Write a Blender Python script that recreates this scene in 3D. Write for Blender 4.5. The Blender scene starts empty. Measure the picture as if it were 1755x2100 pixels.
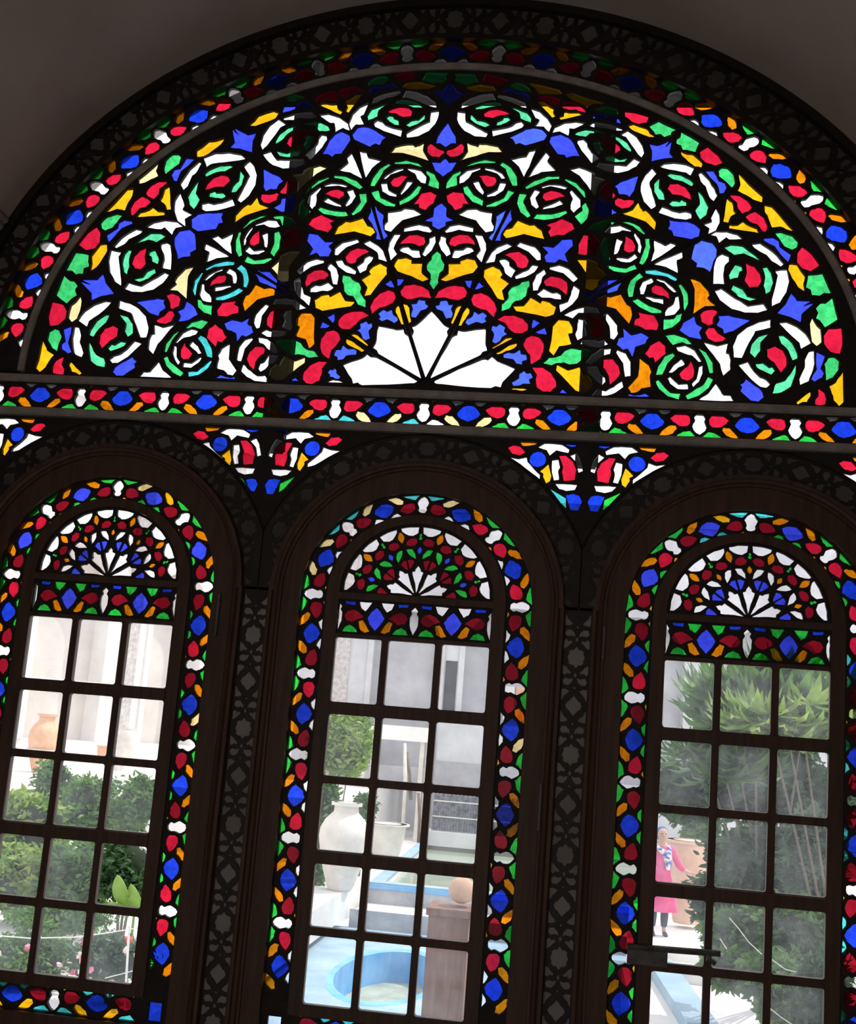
import bpy, bmesh, math, random
import numpy as np
from mathutils import Vector, Matrix
from mathutils.geometry import tessellate_polygon, delaunay_2d_cdt
PI = math.pi
C = bpy.context.scene.collection

# ------------------------------------------------------------------ camera, world, sun, room light, exposure
EYE = Vector((0.6377, -4.4043, 1.6))
RIGHT = Vector((0.98911405, 0.12471478, 0.07810011))
UP = Vector((-0.0542691, -0.1841701, 0.98139505))
FWD = Vector((-0.13677817, 0.97495005, 0.17539708))
F_PX = 2469.84
ZO = 2.5228                      # height above the floor of the window's own zero line
cd = bpy.data.cameras.new('camera'); cam = bpy.data.objects.new('camera', cd); C.objects.link(cam)
cd.sensor_fit = 'VERTICAL'; cd.sensor_height = 24.0; cd.lens = 24.0 * F_PX / 2100.0
cd.clip_start = 0.05; cd.clip_end = 500
cam.matrix_world = Matrix(((RIGHT.x, UP.x, -FWD.x, EYE.x), (RIGHT.y, UP.y, -FWD.y, EYE.y), (RIGHT.z, UP.z, -FWD.z, EYE.z), (0, 0, 0, 1)))
bpy.context.scene.camera = cam
vs = bpy.context.scene.view_settings
vs.view_transform = 'Standard'; vs.look = 'None'; vs.gamma = 1.0; vs.exposure = 0.0; vs.use_curve_mapping = False
bpy.context.scene.cycles.transparent_max_bounces = 24
bpy.context.scene.cycles.max_bounces = 6
bpy.context.scene.cycles.sample_clamp_indirect = 4.0
bpy.context.scene.cycles.sample_clamp_direct = 0.0

w = bpy.data.worlds.new('world'); bpy.context.scene.world = w; w.use_nodes = True
nt = w.node_tree; bg = nt.nodes['Background']
sky = nt.nodes.new('ShaderNodeTexSky'); sky.sky_type = 'NISHITA'; sky.sun_disc = False
sky.sun_elevation = math.radians(58); sky.sun_rotation = math.radians(40); sky.dust_density = 5; sky.air_density = 1.0
mx = nt.nodes.new('ShaderNodeMix'); mx.data_type = 'RGBA'; mx.inputs[0].default_value = 0.85
sc_ = nt.nodes.new('ShaderNodeVectorMath'); sc_.operation = 'SCALE'; sc_.inputs['Scale'].default_value = 0.12
nt.links.new(sky.outputs[0], sc_.inputs[0]); nt.links.new(sc_.outputs[0], mx.inputs[6]); mx.inputs[7].default_value = (1.0, 1.0, 1.04, 1)
nt.links.new(mx.outputs[2], bg.inputs['Color']); bg.inputs['Strength'].default_value = 1.85

def lamp(name, kind, loc, direction, energy, color, **kw):
    l = bpy.data.lights.new(name, kind); o = bpy.data.objects.new(name, l); C.objects.link(o)
    o.location = loc; o.rotation_euler = Vector(direction).to_track_quat('-Z', 'Y').to_euler()
    l.energy = energy; l.color = color
    for k, v in kw.items(): setattr(l, k, v)
    return o
lamp('sun', 'SUN', (10, 10, 20), (-0.62, -0.42, -1.25), 3.1, (1.0, 0.95, 0.86), angle=math.radians(0.6))
# unseen fill lamp added behind the camera to brighten the room side
lamp('room_fill', 'AREA', (-0.6, -6.7, 0.9), (0.05, 1, 0.0), 27, (1.0, 0.93, 0.86), shape='RECTANGLE', size=2.2, size_y=1.2)

# ------------------------------------------------------------------ helpers
def ray(px, py): return FWD + RIGHT * ((px - 877.5) / F_PX) - UP * ((py - 1050) / F_PX)
def at(px, py, Y):
    d = ray(px, py); return EYE + d * ((Y - EYE.y) / d.y)
def on_plane(px, py, y=0.0):
    p = at(px, py, y); return (p.x, p.z - ZO)
def parse(s): return [tuple(float(c) / 1000 for c in t.split(',')) for t in s.split()]

def tag(o, label=None, cat=None, group=None, kind=None):
    if label: o['label'] = label
    if cat: o['category'] = cat
    if group: o['group'] = group
    if kind: o['kind'] = kind
    return o
def empty(name, loc, label=None, cat=None, group=None, kind=None, parent=None):
    o = bpy.data.objects.new(name, None); C.objects.link(o); o.location = loc; o.empty_display_size = 0.05
    if parent: o.parent = parent
    return tag(o, label, cat, group, kind)
def link(name, me, mat, parent=None, smooth=False):
    o = bpy.data.objects.new(name, me); C.objects.link(o)
    for m in (mat if isinstance(mat, (list, tuple)) else [mat]): me.materials.append(m)
    if parent:
        o.parent = parent
        me.transform(Matrix.Translation(-world_loc(parent)))
    if smooth:
        for f in me.polygons: f.use_smooth = True
    return o
def world_loc(o):
    v = Vector((0, 0, 0))
    while o: v = v + o.location; o = o.parent
    return v
def mesh(name, vs_, fs):
    me = bpy.data.meshes.new(name); me.from_pydata([tuple(v) for v in vs_], [], fs); me.validate(); me.update(); return me
def bm_mesh(bm, name='m'):
    me = bpy.data.meshes.new(name); bm.to_mesh(me); bm.free(); me.update(); return me

def area(p): return 0.5 * sum(p[i - 1][0] * p[i][1] - p[i][0] * p[i - 1][1] for i in range(len(p)))
def ccw(p): return p if area(p) > 0 else p[::-1]
def clean(p, eps=0.0012):
    q = []
    for v in p:
        if not q or (abs(v[0] - q[-1][0]) + abs(v[1] - q[-1][1])) > eps: q.append((float(v[0]), float(v[1])))
    while len(q) > 3 and (abs(q[0][0] - q[-1][0]) + abs(q[0][1] - q[-1][1])) <= eps: q.pop()
    return q
def slab(p, y0, y1, name='slab', taper=0.0):
    """a polygon of the window plane (x, z above the zero line) as a slab between two depths"""
    p = ccw(clean(p)); n = len(p)
    cx = sum(a for a, b in p) / n; cz = sum(b for a, b in p) / n
    v = [(cx + (a - cx) * (1 - taper), y0, cz + (b - cz) * (1 - taper) + ZO) for a, b in p] + [(a, y1, b + ZO) for a, b in p]
    f = [list(range(n)), list(range(2 * n - 1, n - 1, -1))] + [[i, i + n, (i + 1) % n + n, (i + 1) % n] for i in range(n)]
    return mesh(name, v, f)
def seg_hit(a, b, c, d):
    def o(p, q, r): return (q[0] - p[0]) * (r[1] - p[1]) - (q[1] - p[1]) * (r[0] - p[0])
    return o(a, b, c) * o(a, b, d) < 0 and o(c, d, a) * o(c, d, b) < 0
def inside(pt, poly):
    x, y = pt; r = False
    for i in range(len(poly)):
        x1, y1 = poly[i - 1]; x2, y2 = poly[i]
        if (y1 > y) != (y2 > y) and x < (x2 - x1) * (y - y1) / (y2 - y1) + x1: r = not r
    return r
def overlap(p, q):
    if max(a for a, b in p) < min(a for a, b in q) or max(a for a, b in q) < min(a for a, b in p): return False
    if max(b for a, b in p) < min(b for a, b in q) or max(b for a, b in q) < min(b for a, b in p): return False
    for i in range(len(p)):
        for j in range(len(q)):
            if seg_hit(p[i - 1], p[i], q[j - 1], q[j]): return True
    return inside(p[0], q) or inside(q[0], p)
def scaled(p, k):
    n = len(p); cx = sum(a for a, b in p) / n; cz = sum(b for a, b in p) / n
    return [(cx + (a - cx) * k, cz + (b - cz) * k) for a, b in p]
def grow(p, d):
    p = ccw(p); n = len(p); out = []
    for i in range(n):
        a, b, c = p[i - 1], p[i], p[(i + 1) % n]
        e1 = (b[0] - a[0], b[1] - a[1]); e2 = (c[0] - b[0], c[1] - b[1])
        l1 = math.hypot(*e1) or 1; l2 = math.hypot(*e2) or 1
        nx = e1[1] / l1 + e2[1] / l2; nz = -e1[0] / l1 - e2[0] / l2; l = math.hypot(nx, nz)
        if l < 0.3: out.append(b); continue
        out.append((b[0] + nx / l * d, b[1] + nz / l * d))
    return out
def self_ok(p):
    n = len(p)
    for i in range(n):
        for j in range(i + 2, n):
            if i == 0 and j == n - 1: continue
            if seg_hit(p[i], p[(i + 1) % n], p[j], p[(j + 1) % n]): return False
    return True
def hull(p):
    p = sorted(set(p)); out = []
    for seq in (p, p[::-1]):
        h = []
        for q in seq:
            while len(h) > 1 and (h[-1][0] - h[-2][0]) * (q[1] - h[-2][1]) - (h[-1][1] - h[-2][1]) * (q[0] - h[-2][0]) <= 0: h.pop()
            h.append(q)
        out += h[:-1]
    return out
def settle(polys, outer, gap=0.0035):
    """make sure no two panes touch and all lie inside their panel"""
    polys = [ccw(clean(p)) for p in polys]; ok = []
    for p in polys:
        if len(p) >= 4 and not self_ok(p):
            # drop the vertex that makes the outline cross itself
            for i in range(len(p)):
                q = p[:i] + p[i + 1:]
                if self_ok(q): p = q; break
            else: p = hull(p)
        if len(p) < 3 or abs(area(p)) < 1.2e-5: ok.append(None); continue
        t = 0
        while t < 10 and not all(inside(v, outer) for v in grow(p, gap)): p = scaled(p, 0.93); t += 1
        ok.append(p if t < 10 else None)
    for rnd_ in range(20):
        bad = set(); pairs = []
        G = [grow(p, gap * 0.5) if p else None for p in ok]
        order = sorted([i for i in range(len(ok)) if ok[i]], key=lambda i: min(a for a, b in G[i]))
        for k, i in enumerate(order):
            xi = max(a for a, b in G[i])
            for j in order[k + 1:]:
                if min(a for a, b in G[j]) > xi: break
                if overlap(G[i], G[j]): bad.add(i); bad.add(j); pairs.append((i, j))
        if not bad: break
        if rnd_ < 19:
            for i in bad: ok[i] = scaled(ok[i], 0.972)
    for i, j in pairs:                      # still touching: leave the smaller one out
        if ok[i] and ok[j] and overlap(grow(ok[i], gap * .5), grow(ok[j], gap * .5)):
            k = i if abs(area(ok[i])) < abs(area(ok[j])) else j
            ok[k] = None
    return ok
def board(outer, holes, y0, y1, name='board'):
    """a plate of the window plane with holes cut through it"""
    loops = [ccw(clean(outer))] + [ccw(clean(h)) for h in holes]
    flat = [v for l in loops for v in l]; n = len(flat)
    v = [(a, y0, b + ZO) for a, b in flat] + [(a, y1, b + ZO) for a, b in flat]
    f = []; faces = []; o = 0
    for l in loops: faces.append(list(range(o, o + len(l)))); o += len(l)
    cv, ce, cf, ov, oe, of = delaunay_2d_cdt([Vector(p) for p in flat], [], faces, 1, 1e-6, True)
    m0 = len(v); v += [(p.x, y0, p.y + ZO) for p in cv] + [(p.x, y1, p.y + ZO) for p in cv]; m1 = m0 + len(cv)
    for t, src in zip(cf, of):
        if list(src) != [0]: continue
        a, b, c = t
        if (cv[b] - cv[a]).cross(cv[c] - cv[a]) < 0: b, c = c, b
        f.append((m0 + a, m0 + b, m0 + c)); f.append((m1 + a, m1 + c, m1 + b))
    o = 0
    for k, l in enumerate(loops):
        m = len(l)
        for i in range(m):
            a, b = o + i, o + (i + 1) % m
            f.append((a, a + n, b + n, b) if k == 0 else (a, b, b + n, a + n))
        o += m
    return mesh(name, v, f)
def box(bm, x0, x1, y0, y1, z0, z1, m=None):
    r = bmesh.ops.create_cube(bm, size=1.0)
    for v in r['verts']:
        v.co = Vector(((x0 + x1) / 2 + v.co.x * (x1 - x0), (y0 + y1) / 2 + v.co.y * (y1 - y0), (z0 + z1) / 2 + v.co.z * (z1 - z0)))
        if m: v.co = m @ v.co
def box_obj(name, x0, x1, y0, y1, z0, z1, mat, parent=None, bev=0.0, rot=None):
    bm = bmesh.new(); box(bm, x0, x1, y0, y1, z0, z1, rot)
    if bev: bmesh.ops.bevel(bm, geom=bm.edges[:], offset=bev, segments=2, affect='EDGES', profile=0.6)
    return link(name, bm_mesh(bm), mat, parent)
def ell(a, b, z0, t): return (a * math.cos(t), z0 + b * math.sin(t))
def strip(inner, outer_, y0, y1, prof=None):
    """a moulding between two rows of points of the window plane; prof = list of (across 0..1, depth)"""
    prof = prof or [(0, y1), (0, y0), (1, y0), (1, y1)]
    v, f = [], []; m = len(prof); n = len(inner)
    for (xa, za), (xb, zb) in zip(inner, outer_):
        for t, y in prof: v.append((xa + (xb - xa) * t, y, za + (zb - za) * t + ZO))
    for i in range(n - 1):
        for j in range(m): f.append((i * m + j, i * m + (j + 1) % m, (i + 1) * m + (j + 1) % m, (i + 1) * m + j))
    f.append(tuple(range(m))); f.append(tuple(range((n - 1) * m + m - 1, (n - 1) * m - 1, -1)))
    me = mesh('strip', v, f)
    bm = bmesh.new(); bm.from_mesh(me); bmesh.ops.recalc_face_normals(bm, faces=bm.faces[:]); bm.to_mesh(me); bm.free()
    return me
def lathe(bm, prof, cx, cy, z0, seg=32, wob=0.0):
    rings = []
    for r, z in prof:
        rings.append([bm.verts.new((cx + r * math.cos(2 * PI * k / seg) * (1 + wob * math.sin(3 * k)), cy + r * math.sin(2 * PI * k / seg), z0 + z)) for k in range(seg)])
    for a, b in zip(rings, rings[1:]):
        for k in range(seg): bm.faces.new((a[k], a[(k + 1) % seg], b[(k + 1) % seg], b[k]))
    bm.faces.new(rings[0][::-1]); bm.faces.new(rings[-1])
def tube(bm, pts, r, seg=8):
    pts = [Vector(p) for p in pts]; rings = []
    for i, p in enumerate(pts):
        d = (pts[min(i + 1, len(pts) - 1)] - pts[max(i - 1, 0)]).normalized()
        a = d.cross(Vector((0, 0, 1))); a = a.normalized() if a.length > 0.05 else Vector((1, 0, 0)); b = d.cross(a)
        rr = r[i] if isinstance(r, (list, tuple)) else r
        rings.append([bm.verts.new(p + (a * math.cos(2 * PI * k / seg) + b * math.sin(2 * PI * k / seg)) * rr) for k in range(seg)])
    for a, b in zip(rings, rings[1:]):
        for k in range(seg): bm.faces.new((a[k], a[(k + 1) % seg], b[(k + 1) % seg], b[k]))
    bm.faces.new(rings[0][::-1]); bm.faces.new(rings[-1])

# ------------------------------------------------------------------ materials (all procedural)
def new_mat(name):
    m = bpy.data.materials.new(name); m.use_nodes = True; nt = m.node_tree
    for n in list(nt.nodes): nt.nodes.remove(n)
    return m, nt, nt.nodes.new('ShaderNodeOutputMaterial')
def noise_ramp(nt, c1, c2, scale, detail=4, lo=0.35, hi=0.65, rough=0.6, dist=0.0):
    tc = nt.nodes.new('ShaderNodeTexCoord'); n = nt.nodes.new('ShaderNodeTexNoise')
    n.inputs['Scale'].default_value = scale; n.inputs['Detail'].default_value = detail; n.inputs['Roughness'].default_value = rough; n.inputs['Distortion'].default_value = dist
    nt.links.new(tc.outputs['Object'], n.inputs['Vector'])
    r = nt.nodes.new('ShaderNodeValToRGB'); r.color_ramp.elements[0].position = lo; r.color_ramp.elements[1].position = hi
    r.color_ramp.elements[0].color = (*c1, 1); r.color_ramp.elements[1].color = (*c2, 1)
    nt.links.new(n.outputs['Fac'], r.inputs['Fac']); return r, n, tc
def solid(name, c1, c2, scale=8, rough=0.8, bump=0.0, bscale=None, spec=0.3, **kw):
    m, nt, out = new_mat(name); b = nt.nodes.new('ShaderNodeBsdfPrincipled'); r, n, tc = noise_ramp(nt, c1, c2, scale, **kw)
    nt.links.new(r.outputs['Color'], b.inputs['Base Color']); b.inputs['Roughness'].default_value = rough; b.inputs['Specular IOR Level'].default_value = spec
    if bump:
        n2 = nt.nodes.new('ShaderNodeTexNoise'); n2.inputs['Scale'].default_value = bscale or scale * 4; n2.inputs['Detail'].default_value = 5
        nt.links.new(tc.outputs['Object'], n2.inputs['Vector']); bp = nt.nodes.new('ShaderNodeBump'); bp.inputs['Strength'].default_value = bump
        nt.links.new(n2.outputs['Fac'], bp.inputs['Height']); nt.links.new(bp.outputs[0], b.inputs['Normal'])
    nt.links.new(b.outputs[0], out.inputs[0]); return m
def glass(name, col, dark=0.72, scale=38, diffuse=0.015, lo=0.3, hi=0.6):
    """hand-made coloured glass: tinted, streaky, slightly cloudy (two faces, so each takes half the tint)"""
    m, nt, out = new_mat(name)
    s = tuple(math.sqrt(c) for c in col); d = tuple(c * dark for c in s)
    r, n, tc = noise_ramp(nt, d, s, scale, detail=5, lo=lo, hi=hi, rough=0.7, dist=0.6)
    n3 = nt.nodes.new('ShaderNodeTexNoise'); n3.inputs['Scale'].default_value = 3.1; n3.inputs['Detail'].default_value = 1
    nt.links.new(tc.outputs['Object'], n3.inputs['Vector'])
    r3 = nt.nodes.new('ShaderNodeValToRGB'); r3.color_ramp.elements[0].color = (0.90, 0.90, 0.90, 1); r3.color_ramp.elements[1].color = (1, 1, 1, 1)
    r3.color_ramp.elements[0].position = 0.38; r3.color_ramp.elements[1].position = 0.58
    nt.links.new(n3.outputs['Fac'], r3.inputs['Fac'])
    mu = nt.nodes.new('ShaderNodeMix'); mu.data_type = 'RGBA'; mu.blend_type = 'MULTIPLY'; mu.inputs[0].default_value = 1
    nt.links.new(r.outputs[0], mu.inputs[6]); nt.links.new(r3.outputs[0], mu.inputs[7])
    tr = nt.nodes.new('ShaderNodeBsdfTransparent'); nt.links.new(mu.outputs[2], tr.inputs['Color'])
    tl = nt.nodes.new('ShaderNodeBsdfTranslucent'); nt.links.new(mu.outputs[2], tl.inputs['Color'])
    a = nt.nodes.new('ShaderNodeMixShader'); a.inputs[0].default_value = diffuse
    nt.links.new(tr.outputs[0], a.inputs[1]); nt.links.new(tl.outputs[0], a.inputs[2])
    g = nt.nodes.new('ShaderNodeBsdfGlossy'); g.inputs['Roughness'].default_value = 0.3; g.inputs['Color'].default_value = (0.8, 0.8, 0.8, 1)
    b = nt.nodes.new('ShaderNodeMixShader'); b.inputs[0].default_value = 0.012
    nt.links.new(a.outputs[0], b.inputs[1]); nt.links.new(g.outputs[0], b.inputs[2]); nt.links.new(b.outputs[0], out.inputs[0])
    return m
def dusty_glass(name, col=(0.97, 0.98, 0.98), dust=0.16, lo=0.3, hi=0.75, scale=7, trans=0.75):
    m, nt, out = new_mat(name)
    r, n, tc = noise_ramp(nt, (dust * 0.35,) * 3, (dust * 1.6,) * 3, scale, detail=6, lo=lo, hi=hi, rough=0.65, dist=0.8)
    tr = nt.nodes.new('ShaderNodeBsdfTransparent'); tr.inputs['Color'].default_value = (*col, 1)
    tl = nt.nodes.new('ShaderNodeBsdfTranslucent'); tl.inputs['Color'].default_value = (0.86, 0.88, 0.92, 1)
    df = nt.nodes.new('ShaderNodeBsdfDiffuse'); df.inputs['Color'].default_value = (0.4, 0.38, 0.35, 1)
    d = nt.nodes.new('ShaderNodeMixShader'); d.inputs[0].default_value = trans; nt.links.new(df.outputs[0], d.inputs[1]); nt.links.new(tl.outputs[0], d.inputs[2])
    a = nt.nodes.new('ShaderNodeMixShader'); nt.links.new(r.outputs[0], a.inputs[0]); nt.links.new(tr.outputs[0], a.inputs[1]); nt.links.new(d.outputs[0], a.inputs[2])
    nt.links.new(a.outputs[0], out.inputs[0]); return m
def wood(name, c1, c2, scale=6, rough=0.55, stretch=(8, 8, 0.7), spec=0.4, bump=0.15):
    m, nt, out = new_mat(name); b = nt.nodes.new('ShaderNodeBsdfPrincipled')
    tc = nt.nodes.new('ShaderNodeTexCoord'); mp = nt.nodes.new('ShaderNodeMapping'); mp.inputs['Scale'].default_value = stretch
    n = nt.nodes.new('ShaderNodeTexNoise'); n.inputs['Scale'].default_value = scale; n.inputs['Detail'].default_value = 6; n.inputs['Distortion'].default_value = 0.6
    nt.links.new(tc.outputs['Object'], mp.inputs[0]); nt.links.new(mp.outputs[0], n.inputs['Vector'])
    r = nt.nodes.new('ShaderNodeValToRGB'); r.color_ramp.elements[0].color = (*c1, 1); r.color_ramp.elements[1].color = (*c2, 1); r.color_ramp.elements[0].position = .3; r.color_ramp.elements[1].position = .7
    nt.links.new(n.outputs['Fac'], r.inputs['Fac']); nt.links.new(r.outputs[0], b.inputs['Base Color'])
    bp = nt.nodes.new('ShaderNodeBump'); bp.inputs['Strength'].default_value = bump; nt.links.new(n.outputs['Fac'], bp.inputs['Height']); nt.links.new(bp.outputs[0], b.inputs['Normal'])
    b.inputs['Roughness'].default_value = rough; b.inputs['Specular IOR Level'].default_value = spec
    nt.links.new(b.outputs[0], out.inputs[0]); return m
def leaf_mat(name, c1, c2, scale=3.0, trans=0.4):
    m, nt, out = new_mat(name); r, n, tc = noise_ramp(nt, c1, c2, scale, detail=3, lo=0.38, hi=0.62)
    b = nt.nodes.new('ShaderNodeBsdfPrincipled'); b.inputs['Roughness'].default_value = 0.45; nt.links.new(r.outputs[0], b.inputs['Base Color']); b.inputs['Specular IOR Level'].default_value = 0.4
    t = nt.nodes.new('ShaderNodeBsdfTranslucent'); nt.links.new(r.outputs[0], t.inputs['Color'])
    a = nt.nodes.new('ShaderNodeMixShader'); a.inputs[0].default_value = trans; nt.links.new(b.outputs[0], a.inputs[1]); nt.links.new(t.outputs[0], a.inputs[2]); nt.links.new(a.outputs[0], out.inputs[0]); return m

GL = {
 'w': glass('clear_white_glass', (0.97, 0.97, 1.0), dark=0.96, diffuse=0.015),
 'w2': glass('warm_white_glass', (1.0, 0.97, 0.86), dark=0.96, diffuse=0.015),
 'r': glass('red_glass', (0.66, 0.012, 0.045), dark=0.8),
 'r2': glass('deep_red_glass', (0.26, 0.006, 0.018), dark=0.85),
 'g': glass('green_glass', (0.055, 0.62, 0.17), dark=0.72),
 'g2': glass('sea_green_glass', (0.11, 0.74, 0.34), dark=0.72),
 'g3': glass('leaf_green_glass', (0.025, 0.58, 0.06), dark=0.72),
 'b': glass('blue_glass', (0.05, 0.08, 0.95), dark=0.82),
 'b2': glass('light_blue_glass', (0.075, 0.14, 0.92), dark=0.82),
 'b3': glass('deep_blue_glass', (0.012, 0.05, 0.70), dark=0.75),
 'y': glass('yellow_glass', (0.92, 0.46, 0.008), dark=0.82),
 'o': glass('orange_glass', (0.78, 0.24, 0.003), dark=0.75),
 'c': glass('cream_glass', (0.95, 0.76, 0.36), dark=0.85),
 't': glass('turquoise_glass', (0.07, 0.60, 0.62), dark=0.72),
}
M_LEAD = wood('blackened_tracery_wood', (0.010, 0.008, 0.008), (0.026, 0.020, 0.018), scale=9, stretch=(3, 3, 3), rough=0.7)
M_FRAME = wood('dark_brown_frame_wood', (0.052, 0.025, 0.016), (0.100, 0.050, 0.032), scale=5)
M_FRET = wood('dark_fretwork_wood', (0.010, 0.007, 0.006), (0.022, 0.015, 0.011), scale=8, stretch=(3, 3, 3))
M_MIRR = solid('tarnished_grey_backing', (0.16, 0.15, 0.145), (0.44, 0.42, 0.40), scale=1.4, rough=0.5, lo=0.3, hi=0.7)
M_MIRR_D = solid('shaded_grey_backing', (0.05, 0.047, 0.045), (0.20, 0.19, 0.18), scale=1.2, rough=0.6, lo=0.35, hi=0.75)  # darker copy of the backing, with the dimness up at the arches in its colour
M_STONE = solid('dull_grey_beading', (0.30, 0.27, 0.25), (0.42, 0.39, 0.37), scale=20, rough=0.7, bump=0.1)
M_PLASTER = solid('room_plaster', (0.52, 0.46, 0.41), (0.62, 0.56, 0.51), scale=1.6, rough=0.95, bump=0.12, bscale=30)
M_IRON = solid('dark_iron', (0.05, 0.05, 0.055), (0.12, 0.12, 0.12), scale=20, rough=0.5, spec=0.6)
M_PANE = dusty_glass('dusty_clear_glass', dust=0.075)
M_PANE_HAZY = dusty_glass('hazier_clear_glass', dust=0.085)

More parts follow.
